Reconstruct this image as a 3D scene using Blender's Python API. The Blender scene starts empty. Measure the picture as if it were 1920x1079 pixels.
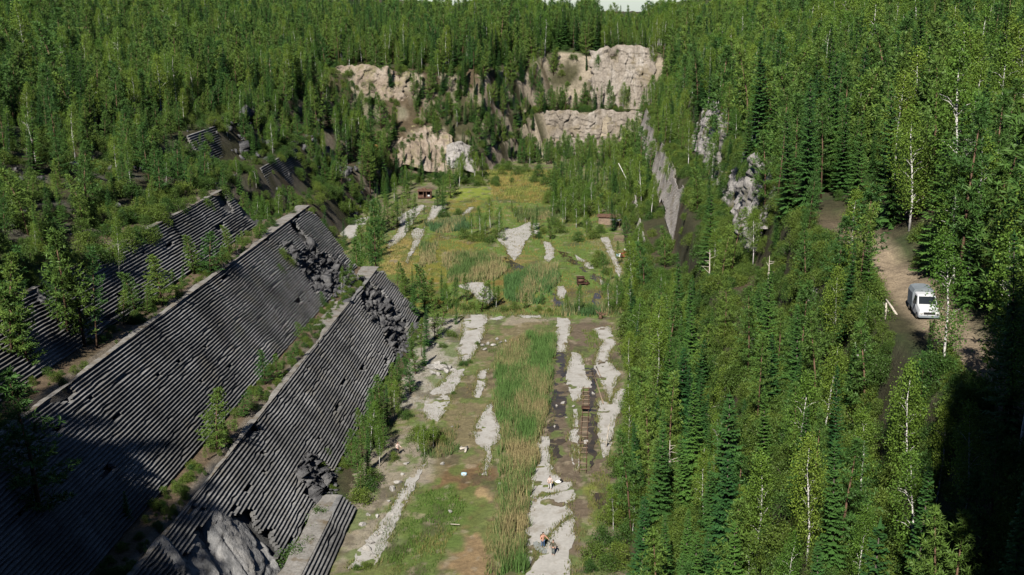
import bpy, bmesh, math, random
import numpy as np
from mathutils import Vector, Matrix

# ------------------------------------------------------------------ camera, sky, sun, exposure
scene = bpy.context.scene
C = scene.collection
W, HP, F = 1920.0, 1079.0, 2200.0          # photograph size and focal length in its pixels
CAM = np.array([0.0, 0.0, 58.0])
PITCH = math.atan(548.0 / F)               # camera looks down
YAW = math.atan(147.0 / F)                 # and a little to the left of the pit's axis (+Y)
cam_d = bpy.data.cameras.new('camera')
cam_d.sensor_width = 36.0
cam_d.lens = F / W * 36.0
cam_d.clip_start = 0.5
cam_d.clip_end = 5000.0
cam = bpy.data.objects.new('camera', cam_d)
C.objects.link(cam)
cam.location = CAM
cam.rotation_euler = (math.pi / 2 - PITCH, 0, YAW)
scene.camera = cam

SUN_EL = math.radians(41.0)
SUN_AZ = math.radians(11.0)                # the light travels towards +Y and a little towards +X
world = bpy.data.worlds.new('World')
scene.world = world
world.use_nodes = True
wn = world.node_tree
sky = wn.nodes.new('ShaderNodeTexSky')
sky.sky_type = 'NISHITA'
sky.sun_disc = False
sky.sun_elevation = SUN_EL
sky.sun_rotation = math.pi + SUN_AZ        # 0 = +Y
sky.altitude = 3500
sky.air_density = 1.0
sky.dust_density = 0.0
sky.ozone_density = 3.0
bg = wn.nodes['Background']
bg.inputs['Strength'].default_value = 0.05
wn.links.new(sky.outputs[0], bg.inputs[0])
sun_d = bpy.data.lights.new('sun', 'SUN')
sun_d.energy = 5.0
sun_d.angle = math.radians(0.55)
sun_d.color = (1.0, 0.945, 0.86)
sun = bpy.data.objects.new('sun', sun_d)
C.objects.link(sun)
sdir = Vector((math.sin(SUN_AZ) * math.cos(SUN_EL), math.cos(SUN_AZ) * math.cos(SUN_EL), -math.sin(SUN_EL)))
sun.rotation_euler = sdir.to_track_quat('-Z', 'Y').to_euler()
scene.view_settings.view_transform = 'Standard'
scene.view_settings.look = 'None'
scene.view_settings.gamma = 1.0
scene.view_settings.use_curve_mapping = False
scene.view_settings.exposure = 0.48
scene.cycles.max_bounces = 6
scene.cycles.diffuse_bounces = 0
scene.cycles.transparent_max_bounces = 4

rng = np.random.default_rng(7)
random.seed(7)

# ------------------------------------------------------------------ projection helpers
_cp, _sp, _cy, _sy = math.cos(PITCH), math.sin(PITCH), math.cos(YAW), math.sin(YAW)
V_RIGHT = np.array([_cy, _sy, 0.0])
V_FWD = np.array([-_sy * _cp, _cy * _cp, -_sp])
V_UP = np.cross(V_RIGHT, V_FWD)

def project(P):
    P = np.asarray(P, float) - CAM
    z = P @ V_FWD
    return np.stack([W / 2 + F * (P @ V_RIGHT) / z, HP / 2 - F * (P @ V_UP) / z, z], -1)

def ray(px, py):
    d = V_FWD + V_RIGHT * ((px - W / 2) / F) - V_UP * ((py - HP / 2) / F)
    return d / np.linalg.norm(d)

def on_z(px, py, z=0.0):
    d = ray(px, py)
    return CAM + d * ((z - CAM[2]) / d[2])

def on_ground(px, py):
    d = ray(px, py)
    t = np.arange(20.0, 700.0, 0.4)
    P = CAM + t[:, None] * d
    hit = np.nonzero(P[:, 2] < height(P[:, 0], P[:, 1]))[0]
    i = hit[0] if len(hit) else len(t) - 1
    return P[i]

# ------------------------------------------------------------------ numpy noise
def _hash(ix, iy, seed):
    h = (ix.astype(np.int64) * 374761393 + iy.astype(np.int64) * 668265263 + seed * 1442695041) & 0xFFFFFFFF
    h = ((h ^ (h >> 13)) * 1274126177) & 0xFFFFFFFF
    h = (h ^ (h >> 16)) & 0xFFFFFF
    return h / float(0xFFFFFF)

def vnoise(x, y, seed=0):
    x = np.asarray(x, float); y = np.asarray(y, float)
    ix, iy = np.floor(x), np.floor(y)
    fx, fy = x - ix, y - iy
    fx = fx * fx * (3 - 2 * fx); fy = fy * fy * (3 - 2 * fy)
    a = _hash(ix, iy, seed); b = _hash(ix + 1, iy, seed)
    c = _hash(ix, iy + 1, seed); d = _hash(ix + 1, iy + 1, seed)
    return (a * (1 - fx) + b * fx) * (1 - fy) + (c * (1 - fx) + d * fx) * fy

def fbm(x, y, seed=0, oct=4):
    s, a, t = 0.0, 1.0, 0.0
    for o in range(oct):
        s = s + a * vnoise(np.asarray(x) * 2 ** o, np.asarray(y) * 2 ** o, seed + o * 17)
        t += a; a *= 0.5
    return s / t                                    # 0..1

def sstep(a, b, x):
    t = np.clip((np.asarray(x, float) - a) / (b - a), 0, 1)
    return t * t * (3 - 2 * t)

def in_poly(x, y, poly):
    poly = np.asarray(poly, float)
    inside = np.zeros(np.shape(x), bool)
    n = len(poly)
    for i in range(n):
        x1, y1 = poly[i]; x2, y2 = poly[(i + 1) % n]
        if y1 == y2: continue
        c = ((y1 > y) != (y2 > y)) & (x < (x2 - x1) * (y - y1) / (y2 - y1) + x1)
        inside ^= c
    return inside

# ------------------------------------------------------------------ the lie of the land
P1 = np.array([(0, -.3), (26, -.3), (30.8, .2), (32.1, .5), (39.8, 9.35), (42.0, 9.6), (43.2, 9.8), (51.8, 20.85),
               (54.2, 21.0), (55.2, 21.2), (60.2, 27.3), (64, 28), (80, 33), (100, 39.5), (140, 50), (220, 62), (400, 75)], float)
P2 = np.array([(0, -.3), (62, -.3), (67, 9), (71, 10), (76, 20), (81, 21), (86, 29), (92, 30), (120, 38), (180, 50), (400, 66)], float)
PR = np.array([(-400, -.3), (6, -.3), (8, 3), (9.5, 6), (13.4, 7), (15.6, 7.6), (17.4, 18), (24.4, 20), (26.2, 29), (27, 30.4), (34, 31), (40, 33.5),
               (52, 38), (80, 47), (150, 60), (400, 80)], float)
BACK_LINE = np.array([(-400, 250), (-120, 335), (-77, 369), (-47, 384), (-37, 390), (-25, 426), (-16, 440), (22, 441), (60, 425), (400, 380)], float)
BL = np.array([(-900, -.3), (0, -.3), (4, 7), (8, 8), (14, 15), (18, 16.5), (26, 26), (30, 32), (60, 36), (150, 41), (700, 46)], float)
BR = np.array([(-900, -.3), (0, -.3), (1.0, 4.8), (4, 5.2), (5, 15), (15, 16), (22, 36), (28, 37.2), (60, 37.8), (150, 38.6), (700, 40)], float)

def height(X, Y, rough=True):
    X = np.asarray(X, float); Y = np.asarray(Y, float)
    wob = (fbm(Y * .03, X * .0 + 3, 5, 2) - .5) * 3.0
    p1 = np.interp(-X, P1[:, 0], P1[:, 1])
    p2 = np.interp(-X + wob * 2, P2[:, 0], P2[:, 1])
    yend = np.interp(-X, [42, 52, 56], [208, 206, 188])
    w = sstep(yend, yend + 9, Y)
    left = p1 * (1 - w) + p2 * w
    bx = np.interp(Y, [60, 130, 200, 260], [-1.0, -1.5, 1.0, 2.5])
    right = np.interp(X - bx - wob * sstep(150, 170, Y) * .4, PR[:, 0], PR[:, 1])
    d = Y - np.interp(X, BACK_LINE[:, 0], BACK_LINE[:, 1]) + (fbm(X * .06, Y * 0 + 9, 8, 2) - .5) * 5
    wb = sstep(-32, -18, X)
    back = np.interp(d, BL[:, 0], BL[:, 1]) * (1 - wb) + np.interp(d, BR[:, 0], BR[:, 1]) * wb
    yf = np.interp(X, [-90, -60, -52, -46, -38, -14, -6, 6, 8, 10, 16, 24, 60], [49, 43, 32, 17, 9, 3, 1.4, 1.4, 4, 18, 30, 41, 48])
    front = 56.4 - np.maximum(0, Y - yf) * 1.9 + np.minimum(0, Y - yf) * .02
    h = np.maximum(np.maximum(left, right), np.maximum(back, front))
    if rough:
        amp = sstep(0.5, 6, h) * (.25 + .75 * sstep(26, 34, h))
        on_wall = (X < -25) & (X > -62) & (Y < 210)
        amp = np.where(on_wall, amp * .12, amp)
        h = h + ((fbm(X * .09, Y * .09, 21, 4) - .5) * 3.6 + (fbm(X * .5, Y * .5, 31, 2) - .5) * .8) * amp
    return h

# ------------------------------------------------------------------ node helpers and materials
def new_mat(name, rough=0.9):
    m = bpy.data.materials.new(name)
    m.use_nodes = True
    nt = m.node_tree
    b = nt.nodes['Principled BSDF']
    b.inputs['Roughness'].default_value = rough
    b.inputs['Specular IOR Level'].default_value = 0.25
    return m, nt, b

def N(nt, t, **kw):
    n = nt.nodes.new(t)
    for k, v in kw.items(): setattr(n, k, v)
    return n

def noise_node(nt, scale, detail=4, rough=.6, coord=None, stretch=None):
    n = N(nt, 'ShaderNodeTexNoise')
    n.inputs['Scale'].default_value = scale
    n.inputs['Detail'].default_value = detail
    n.inputs['Roughness'].default_value = rough
    tc = N(nt, 'ShaderNodeNewGeometry') if coord is None else None
    src = tc.outputs['Position'] if coord is None else coord
    if stretch:
        mp = N(nt, 'ShaderNodeMapping'); mp.inputs['Scale'].default_value = stretch
        nt.links.new(src, mp.inputs['Vector']); src = mp.outputs[0]
    nt.links.new(src, n.inputs['Vector'])
    return n

def ramp(nt, fac, stops):
    r = N(nt, 'ShaderNodeValToRGB')
    els = r.color_ramp.elements
    while len(els) < len(stops): els.new(.5)
    for e, (p, c) in zip(els, stops):
        e.position = p; e.color = (*c, 1)
    nt.links.new(fac, r.inputs[0])
    return r

def mixc(nt, fac, a, b, mode='MIX'):
    m = N(nt, 'ShaderNodeMix', data_type='RGBA', blend_type=mode)
    for s, v in ((0, fac), (6, a), (7, b)):
        if hasattr(v, 'links') or hasattr(v, 'is_linked'): nt.links.new(v, m.inputs[s])
        else: m.inputs[s].default_value = v if s == 0 else (*v, 1)
    return m.outputs[2]

def bump(nt, b, h, strength=.5, dist=.1):
    n = N(nt, 'ShaderNodeBump')
    n.inputs['Strength'].default_value = strength
    n.inputs['Distance'].default_value = dist
    nt.links.new(h, n.inputs['Height'])
    nt.links.new(n.outputs[0], b.inputs['Normal'])

def rock_mat(name, c0, c1, c2, scale=.6, stretch=None, bstr=.6, bdist=.25, dirt=None, stain=None):
    m, nt, b = new_mat(name, .92)
    n1 = noise_node(nt, scale, 6, .65, stretch=stretch)
    n2 = noise_node(nt, scale * 6, 5, .7)
    r1 = ramp(nt, n1.outputs[0], [(.3, c0), (.5, c1), (.72, c2)])
    k0 = 1 - .9 * bstr if bstr < .3 else .55
    r2 = ramp(nt, n2.outputs[0], [(.3, (k0, k0, k0)), (.7, (1.1, 1.1, 1.1))])
    col = mixc(nt, 1.0, r1.outputs[0], r2.outputs[0], 'MULTIPLY')
    if stain:
        n4 = noise_node(nt, .11, 5, .7, stretch=(1, 1, .5))
        r4 = ramp(nt, n4.outputs[0], [(.40, (stain,) * 3), (.60, (1.12, 1.12, 1.12))])
        col = mixc(nt, 1.0, col, r4.outputs[0], 'MULTIPLY')
    if dirt:
        n3 = noise_node(nt, scale * .9, 5, .7)
        rr = ramp(nt, n3.outputs[0], [(.52, (0, 0, 0)), (.66, (1, 1, 1))])
        col = mixc(nt, rr.outputs[0], col, dirt)
    nt.links.new(col, b.inputs['Base Color'])
    bump(nt, b, n2.outputs[0], bstr, bdist)
    return m

def attr_mat(name, noise_scale=1.5, lo=.6, hi=1.3, bstr=.5, bdist=.2, rough=.95):
    m, nt, b = new_mat(name, rough)
    a = N(nt, 'ShaderNodeAttribute', attribute_name='Col')
    n1 = noise_node(nt, noise_scale, 6, .7)
    r = ramp(nt, n1.outputs[0], [(.28, (lo, lo, lo)), (.72, (hi, hi, hi))])
    n2 = noise_node(nt, noise_scale * 5, 4, .7)
    r2 = ramp(nt, n2.outputs[0], [(.3, (.7, .7, .7)), (.7, (1.2, 1.2, 1.2))])
    c = mixc(nt, 1.0, a.outputs['Color'], r.outputs[0], 'MULTIPLY')
    c = mixc(nt, 1.0, c, r2.outputs[0], 'MULTIPLY')
    nt.links.new(c, b.inputs['Base Color'])
    bump(nt, b, n2.outputs[0], bstr, bdist)
    return m

def leaf_mat(name, c0, c1, var=.35, trans=.25):
    m, nt, b = new_mat(name, .55)
    b.inputs['Specular IOR Level'].default_value = .3
    oi = N(nt, 'ShaderNodeObjectInfo')
    a = N(nt, 'ShaderNodeAttribute', attribute_name='tint')
    c = mixc(nt, oi.outputs['Random'], c0, c1)
    mr = N(nt, 'ShaderNodeMapRange')
    mr.inputs[3].default_value = 1 - var; mr.inputs[4].default_value = 1 + var
    nt.links.new(a.outputs['Fac'], mr.inputs[0])
    cm = N(nt, 'ShaderNodeCombineColor')
    for k in range(3): nt.links.new(mr.outputs[0], cm.inputs[k])
    c = mixc(nt, 1.0, c, cm.outputs[0], 'MULTIPLY')
    nt.links.new(c, b.inputs['Base Color'])
    t = N(nt, 'ShaderNodeBsdfTranslucent')
    nt.links.new(c, t.inputs[0])
    mx = N(nt, 'ShaderNodeMixShader'); mx.inputs[0].default_value = trans
    out = nt.nodes['Material Output']
    nt.links.new(b.outputs[0], mx.inputs[1]); nt.links.new(t.outputs[0], mx.inputs[2])
    nt.links.new(mx.outputs[0], out.inputs['Surface'])
    return m

def plain(name, col, rough=.7, metal=0, var=.25, scale=4):
    m, nt, b = new_mat(name, rough)
    n1 = noise_node(nt, scale, 4, .6)
    lo = tuple(c * (1 - var) for c in col); hi = tuple(min(1, c * (1 + var)) for c in col)
    r = ramp(nt, n1.outputs[0], [(.3, lo), (.7, hi)])
    nt.links.new(r.outputs[0], b.inputs['Base Color'])
    b.inputs['Metallic'].default_value = metal
    return m

M = {}
M['terrain'] = attr_mat('terrain_soil', .9, .55, 1.35, .7, .35)
M['floor'] = attr_mat('pit_floor_soil', 2.0, .65, 1.3, .5, .12)
M['ledge'] = rock_mat('sawn_grey_stone', (.155, .155, .153), (.255, .253, .249), (.365, .36, .35), .35, (1, .25, 1), .3, .02, dirt=(.17, .16, .14), stain=.5)
M['rubble'] = rock_mat('dark_broken_stone', (.07, .07, .075), (.13, .13, .135), (.26, .255, .25), .5, None, .9, .4)
M['grey_rock'] = rock_mat('grey_rock', (.16, .165, .17), (.28, .28, .28), (.46, .44, .41), .3, (1, 1, .4), .8, .3)
M['cliff'] = rock_mat('pale_cliff_stone', (.16, .135, .105), (.31, .27, .225), (.46, .42, .37), .2, (1, 1, .22), .6, .3, dirt=(.20, .165, .11))
M['pink_cliff'] = rock_mat('pinkish_soil', (.17, .135, .10), (.31, .25, .19), (.45, .385, .32), .16, None, .7, .5, dirt=(.22, .2, .1))
M['orange_cliff'] = rock_mat('rust_stained_stone', (.12, .07, .03), (.34, .18, .05), (.45, .36, .25), .35, (1, 1, .3), .8, .4)
M['right_cliff'] = rock_mat('grey_brown_cliff_stone', (.20, .185, .17), (.36, .34, .32), (.50, .475, .45), .25, (1, 1, .3), .8, .4, dirt=(.14, .13, .06))
M['sunlit_ledge'] = rock_mat('sunlit_sawn_stone', (.27, .245, .22), (.42, .39, .36), (.56, .53, .49), .35, (1, .25, 1), .4, .05, dirt=(.20, .17, .11))  # paler than the grey ledges: sunlight on these walls is put into the colour
M['slab'] = rock_mat('pale_stone_floor', (.34, .325, .297), (.41, .395, .365), (.46, .445, .415), .5, None, .14, .02, dirt=(.29, .265, .225))
M['bench'] = rock_mat('weathered_bench_stone', (.20, .185, .16), (.29, .275, .25), (.36, .345, .32), .5, None, .5, .06, dirt=(.15, .12, .08))
M['boulder'] = rock_mat('boulder_stone', (.25, .24, .22), (.42, .40, .37), (.58, .56, .53), 1.2, None, .7, .15)
M['dark_boulder'] = rock_mat('dark_boulder_stone', (.10, .10, .10), (.18, .18, .18), (.32, .31, .30), .8, None, .7, .15)
M['spruce'] = leaf_mat('spruce_needles', (.026, .080, .022), (.072, .152, .028), .45, .15)
M['pine'] = leaf_mat('pine_needles', (.046, .115, .025), (.120, .190, .032), .45, .15)
M['birch'] = leaf_mat('birch_leaves', (.085, .185, .027), (.180, .265, .036), .4, .3)
M['bush'] = leaf_mat('willow_leaves', (.052, .120, .024), (.140, .200, .032), .35, .3)
M['reed'] = attr_mat('reed_blades', .8, .8, 1.2, 0, .1, .7)
M['bark_birch'] = plain('birch_bark', (.62, .60, .56), .8, 0, .35, 3)
M['bark_pine'] = plain('pine_bark', (.16, .10, .065), .9, 0, .3, 3)
M['bark_grey'] = plain('spruce_bark', (.11, .09, .075), .9, 0, .3, 3)
M['deadwood'] = plain('bleached_wood', (.50, .45, .38), .85, 0, .25, 3)
M['rust'] = plain('rusty_iron', (.15, .088, .06), .85, .2, .45, 2.5)
M['rust_dark'] = plain('dark_rusty_iron', (.07, .035, .025), .85, .2, .45, 2.5)
M['wood'] = plain('weathered_wood', (.24, .18, .13), .9, 0, .35, 3)
M['white_paint'] = plain('white_paint', (.62, .635, .65), .35, 0, .12, 2.5)
M['grey_canvas'] = plain('grey_canvas', (.20, .23, .25), .8, 0, .15, 2)
M['glass'] = plain('dark_glass', (.02, .025, .03), .08, 0, .1, 1)
M['rubber'] = plain('black_rubber', (.02, .02, .02), .8, 0, .1, 1)
M['chrome'] = plain('dull_metal', (.45, .45, .46), .35, .9, .1, 1)
M['lamp'] = plain('headlight_glass', (.75, .75, .72), .1, 0, .05, 1)
M['skin'] = plain('skin', (.50, .30, .22), .6, 0, .08, 3)
M['hair'] = plain('dark_hair', (.03, .022, .018), .7, 0, .2, 8)
M['orange_cloth'] = plain('orange_pink_cloth', (.55, .29, .21), .85, 0, .12, 5)
M['jeans'] = plain('blue_denim', (.07, .13, .25), .9, 0, .15, 5)
M['camo'] = plain('olive_camouflage_cloth', (.085, .080, .055), .9, 0, .55, 9)
M['grey_cloth'] = plain('grey_green_cloth', (.15, .17, .16), .9, 0, .15, 5)
M['pale_cloth'] = plain('pale_pink_cloth', (.66, .52, .47), .85, 0, .08, 5)
M['white_cloth'] = plain('white_cloth', (.78, .76, .73), .85, 0, .05, 5)
M['khaki'] = plain('khaki_canvas', (.16, .11, .06), .9, 0, .2, 5)
M['black_cloth'] = plain('black_cloth', (.015, .015, .017), .9, 0, .2, 5)
M['tarp'] = plain('grey_plastic_sheet', (.27, .285, .27), .35, 0, .12, 2)
M['red_junk'] = plain('faded_red_metal', (.30, .07, .05), .7, 0, .4, 3)
M['blue_junk'] = plain('pale_blue_plastic', (.45, .65, .75), .5, 0, .1, 2)

def water_mat():
    m, nt, b = new_mat('brown_water', .08)
    b.inputs['Specular IOR Level'].default_value = .5
    n1 = noise_node(nt, .5, 4, .6)
    r = ramp(nt, n1.outputs[0], [(.35, (.035, .026, .012)), (.65, (.085, .060, .026))])
    nt.links.new(r.outputs[0], b.inputs['Base Color'])
    n2 = noise_node(nt, 5, 2, .5)
    bump(nt, b, n2.outputs[0], .1, .02)
    return m
M['water'] = water_mat()

# ------------------------------------------------------------------ mesh helpers
def mesh_from(name, verts, faces, mats=(), midx=None, smooth=False, col=None, tint=None):
    me = bpy.data.meshes.new(name)
    verts = np.asarray(verts, np.float32)
    if isinstance(faces, np.ndarray):
        nf, k = faces.shape
        me.vertices.add(len(verts)); me.vertices.foreach_set('co', verts.ravel())
        me.loops.add(nf * k); me.loops.foreach_set('vertex_index', faces.astype(np.int32).ravel())
        me.polygons.add(nf)
        me.polygons.foreach_set('loop_start', np.arange(0, nf * k, k, dtype=np.int32))
        me.polygons.foreach_set('loop_total', np.full(nf, k, np.int32))
        me.update(calc_edges=True)
    else:
        me.from_pydata([tuple(v) for v in verts], [], [tuple(int(i) for i in f) for f in faces])
        me.update()
    for m in mats: me.materials.append(m)
    if midx is not None: me.polygons.foreach_set('material_index', np.asarray(midx, np.int32))
    if smooth: me.polygons.foreach_set('use_smooth', np.ones(len(me.polygons), bool))
    if col is not None:
        a = me.color_attributes.new('Col', 'FLOAT_COLOR', 'POINT')
        rgba = np.ones((len(verts), 4), np.float32); rgba[:, :3] = col
        a.data.foreach_set('color', rgba.ravel())
    if tint is not None:
        a = me.attributes.new('tint', 'FLOAT', 'POINT')
        a.data.foreach_set('value', np.asarray(tint, np.float32))
    return me

def add_obj(name, me, parent=None, label=None, cat=None, group=None, kind=None, loc=None):
    o = bpy.data.objects.new(name, me)
    C.objects.link(o)
    if parent is not None: o.parent = parent
    if loc is not None: o.location = loc
    if label: o['label'] = label
    if cat: o['category'] = cat
    if group: o['group'] = group
    if kind: o['kind'] = kind
    return o

def thing(name, label, cat, loc=(0, 0, 0), rotz=0, group=None):
    o = add_obj(name, None, None, label, cat, group, None, loc)
    o.rotation_euler = (0, 0, rotz)
    return o

def grid_faces(nu, nv):
    i = np.arange(nu - 1)[:, None] * nv + np.arange(nv - 1)[None, :]
    return np.stack([i, i + nv, i + nv + 1, i + 1], -1).reshape(-1, 4)

class MB:
    """collects boxes, bars and tubes into one mesh"""
    def __init__(s): s.v = []; s.f = []
    def box(s, c, d, rz=0, rx=0, ry=0):
        R = Matrix.Rotation(rz, 3, 'Z') @ Matrix.Rotation(ry, 3, 'Y') @ Matrix.Rotation(rx, 3, 'X')
        b = len(s.v)
        for z in (-1, 1):
            for x, y in ((-1, -1), (1, -1), (1, 1), (-1, 1)):
                s.v.append(tuple(Vector(c) + R @ Vector((x * d[0] / 2, y * d[1] / 2, z * d[2] / 2))))
        for q in ((3, 2, 1, 0), (4, 5, 6, 7), (0, 1, 5, 4), (1, 2, 6, 5), (2, 3, 7, 6), (3, 0, 4, 7)): s.f.append(tuple(b + i for i in q))
        return s
    def tube(s, pts, rad, n=8, cap=True):
        pts = [Vector(p) for p in pts]
        rad = [rad] * len(pts) if not hasattr(rad, '__len__') else rad
        b0 = len(s.v)
        for i, p in enumerate(pts):
            d = (pts[min(i + 1, len(pts) - 1)] - pts[max(i - 1, 0)]).normalized()
            a = d.orthogonal().normalized() if i == 0 else (a - d * a.dot(d)).normalized()
            c = d.cross(a)
            for k in range(n):
                t = 2 * math.pi * k / n
                s.v.append(tuple(p + (a * math.cos(t) + c * math.sin(t)) * rad[i]))
        for i in range(len(pts) - 1):
            for k in range(n):
                q = b0 + i * n
                s.f.append((q + k, q + (k + 1) % n, q + n + (k + 1) % n, q + n + k))
        if cap:
            s.f.append(tuple(b0 + k for k in range(n - 1, -1, -1)))
            e = b0 + (len(pts) - 1) * n
            s.f.append(tuple(e + k for k in range(n)))
        return s
    def loft(s, rings, cap=True):
        b0 = len(s.v); n = len(rings[0])
        for r in rings: s.v += [tuple(p) for p in r]
        for i in range(len(rings) - 1):
            for k in range(n):
                q = b0 + i * n
                s.f.append((q + k, q + (k + 1) % n, q + n + (k + 1) % n, q + n + k))
        if cap:
            s.f.append(tuple(b0 + k for k in range(n - 1, -1, -1)))
            e = b0 + (len(rings) - 1) * n
            s.f.append(tuple(e + k for k in range(n)))
        return s
    def build(s, name, mat, parent=None, smooth=False, bevel=0, **kw):
        me = bpy.data.meshes.new(name)
        me.from_pydata(s.v, [], s.f); me.update()
        if bevel:
            bm = bmesh.new(); bm.from_mesh(me)
            bmesh.ops.bevel(bm, geom=bm.edges[:], offset=bevel, segments=2, affect='EDGES', profile=.6)
            bm.to_mesh(me); bm.free()
        me.materials.append(M[mat])
        if smooth: me.polygons.foreach_set('use_smooth', np.ones(len(me.polygons), bool))
        return add_obj(name, me, parent, **kw)

# ------------------------------------------------------------------ terrain sheet
def spaced(segs):
    out = []
    for a, b, d in segs: out += list(np.arange(a, b, d))
    return np.array(out + [segs[-1][1]])

xs = spaced([(-420, -130, 12), (-130, -64, 1.6), (-64, -24, .5), (-24, 3, 3), (3, 32, .6), (32, 70, 1.6), (70, 420, 12)])
ys = spaced([(-60, 60, 2.5), (60, 240, 1.2), (240, 360, 1.2), (360, 480, .9), (480, 620, 4), (620, 1400, 30)])
GX, GY = np.meshgrid(xs, ys, indexing='ij')
GZ = height(GX, GY)
gx = np.gradient(GZ, xs, axis=0); gy = np.gradient(GZ, ys, axis=1)
slope = np.hypot(gx, gy)
n1 = fbm(GX * .05, GY * .05, 41, 4); n2 = fbm(GX * .25, GY * .25, 43, 3)
def blend(c, target, m):
    return c * (1 - m[..., None]) + np.array(target) * m[..., None]
col = np.zeros(GX.shape + (3,)) + np.array((.060, .058, .028))
col = blend(col, (.10, .075, .045), sstep(.45, .65, n1))
col = blend(col, (.045, .065, .022), sstep(.5, .7, n2))
steep = sstep(.9, 1.8, slope)
far = sstep(300, 360, GY)
rock_col = blend(np.zeros(GX.shape + (3,)) + np.array((.13, .115, .085)), (.33, .28, .21), far)
rm = steep * sstep(.42, .60, n2) * (1 - .7 * (sstep(3, 6, GX) * sstep(250, 230, GY)))
col = col * (1 - rm[..., None]) + rock_col * rm[..., None]
bench = ((GX < -38) & (GX > -43.2) & (GZ > 9)) | ((GX < -50) & (GX > -55) & (GZ > 20) & (GZ < 22.5)) | ((GX < -59) & (GX > -66) & (GZ < 29.5))
bench &= (GY < 210) & (GX > -63)
col = blend(col, (.17, .125, .08), bench * (.55 + .45 * sstep(.35, .55, n2)))
col = blend(col, (.22, .19, .15), (bench & (((GX > -40.4) & (GX < -38)) | ((GX > -52.4) & (GX < -50)) | ((GX > -61.4) & (GX < -59)))) * .8)
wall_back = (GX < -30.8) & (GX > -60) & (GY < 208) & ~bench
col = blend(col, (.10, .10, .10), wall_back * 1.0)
road = np.exp(-((GX - 30 - (fbm(GY * .03, GY * 0, 3, 2) - .5) * 2) / 2.2) ** 4) * sstep(70, 80, GY) * sstep(155, 128, GY)
col = blend(col, (.37, .29, .20), road * .9)
lefthill = sstep(-62, -66, GX) * sstep(-100, -85, GX) * sstep(210, 160, GY)
col = blend(col, (.105, .098, .078), lefthill * sstep(.5, .62, n2))
me = mesh_from('terrain', np.stack([GX, GY, GZ], -1).reshape(-1, 3), grid_faces(len(xs), len(ys)), [M['terrain']], smooth=True, col=col.reshape(-1, 3))
add_obj('terrain', me, label='wooded hillsides and stepped sides around the old quarry pit', kind='structure')

# ------------------------------------------------------------------ pit floor
def wpoly(px, z=0.0):
    return np.array([on_z(a, b, z)[:2] for a, b in px])

ZONES = [  # (polygon in the photograph, soft colour, strength): soil and plant cover of the floor
    ([(905, 600), (1040, 598), (1045, 700), (1010, 900), (985, 1079), (720, 1079), (800, 870), (880, 690)], (.145, .122, .066), 1),
    ([(1040, 598), (1150, 600), (1160, 760), (1150, 900), (1130, 960), (1080, 1079), (1040, 900), (1020, 800)], (.115, .090, .062), 1),
    ([(840, 860), (920, 880), (900, 960), (870, 1000), (800, 900)], (.13, .085, .042), 1),
    ([(890, 900), (930, 905), (930, 935), (890, 935)], (.26, .19, .10), 1),
    ([(860, 990), (930, 985), (930, 1079), (830, 1079)], (.20, .14, .075), 1),
    ([(800, 920), (850, 910), (870, 960), (830, 1030), (800, 1079), (730, 1079), (750, 1000)], (.080, .125, .026), .9),
    ([(720, 970), (770, 960), (760, 1079), (700, 1079)], (.09, .12, .03), .9),
    ([(1100, 905), (1130, 900), (1140, 960), (1110, 1000), (1090, 960)], (.13, .15, .03), .9),
    ([(1110, 930), (1150, 920), (1150, 970), (1115, 975)], (.075, .055, .04), 1),
    ([(780, 780), (860, 700), (850, 800), (790, 850)], (.14, .14, .05), .7),
    ([(680, 840), (790, 780), (800, 870), (700, 1060), (620, 1060)], (.23, .20, .155), .9),
    ([(770, 600), (870, 590), (860, 700), (790, 780), (740, 760)], (.27, .25, .21), .9),
    # back pit
    ([(560, 560), (700, 460), (820, 380), (1000, 360), (1120, 400), (1180, 480), (1200, 590), (800, 595)], (.092, .145, .030), 1),
    ([(700, 460), (790, 430), (780, 490), (760, 520), (720, 510)], (.24, .19, .06), 1),
    ([(760, 520), (790, 460), (830, 430), (850, 500), (830, 560), (780, 575)], (.14, .135, .025), 1),
    ([(760, 540), (790, 510), (830, 520), (830, 570), (790, 580)], (.16, .115, .022), .8),
    ([(830, 480), (870, 440), (900, 440), (880, 500), (850, 530)], (.15, .13, .022), .7),
    ([(900, 500), (960, 500), (950, 570), (920, 575), (930, 540)], (.17, .10, .03), .8),
    ([(835, 375), (910, 375), (900, 400), (840, 400)], (.19, .145, .03), .7),
    ([(800, 372), (910, 345), (930, 370), (850, 378)], (.17, .21, .03), .9),
    ([(910, 320), (1040, 320), (1040, 380), (930, 370)], (.20, .20, .045), .95),
    ([(600, 440), (700, 400), (760, 380), (720, 450), (640, 500)], (.16, .15, .06), .7),
    ([(930, 480), (1000, 480), (1040, 500), (1000, 520), (950, 500)], (.21, .15, .06), .8),
    ([(1050, 540), (1150, 540), (1150, 570), (1050, 570)], (.10, .075, .04), .8),
    ([(880, 590), (1045, 590), (1045, 606), (880, 606)], (.24, .21, .16), .8),
    ([(1100, 440), (1190, 440), (1210, 560), (1160, 570)], (.19, .155, .09), .6),
]
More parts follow.
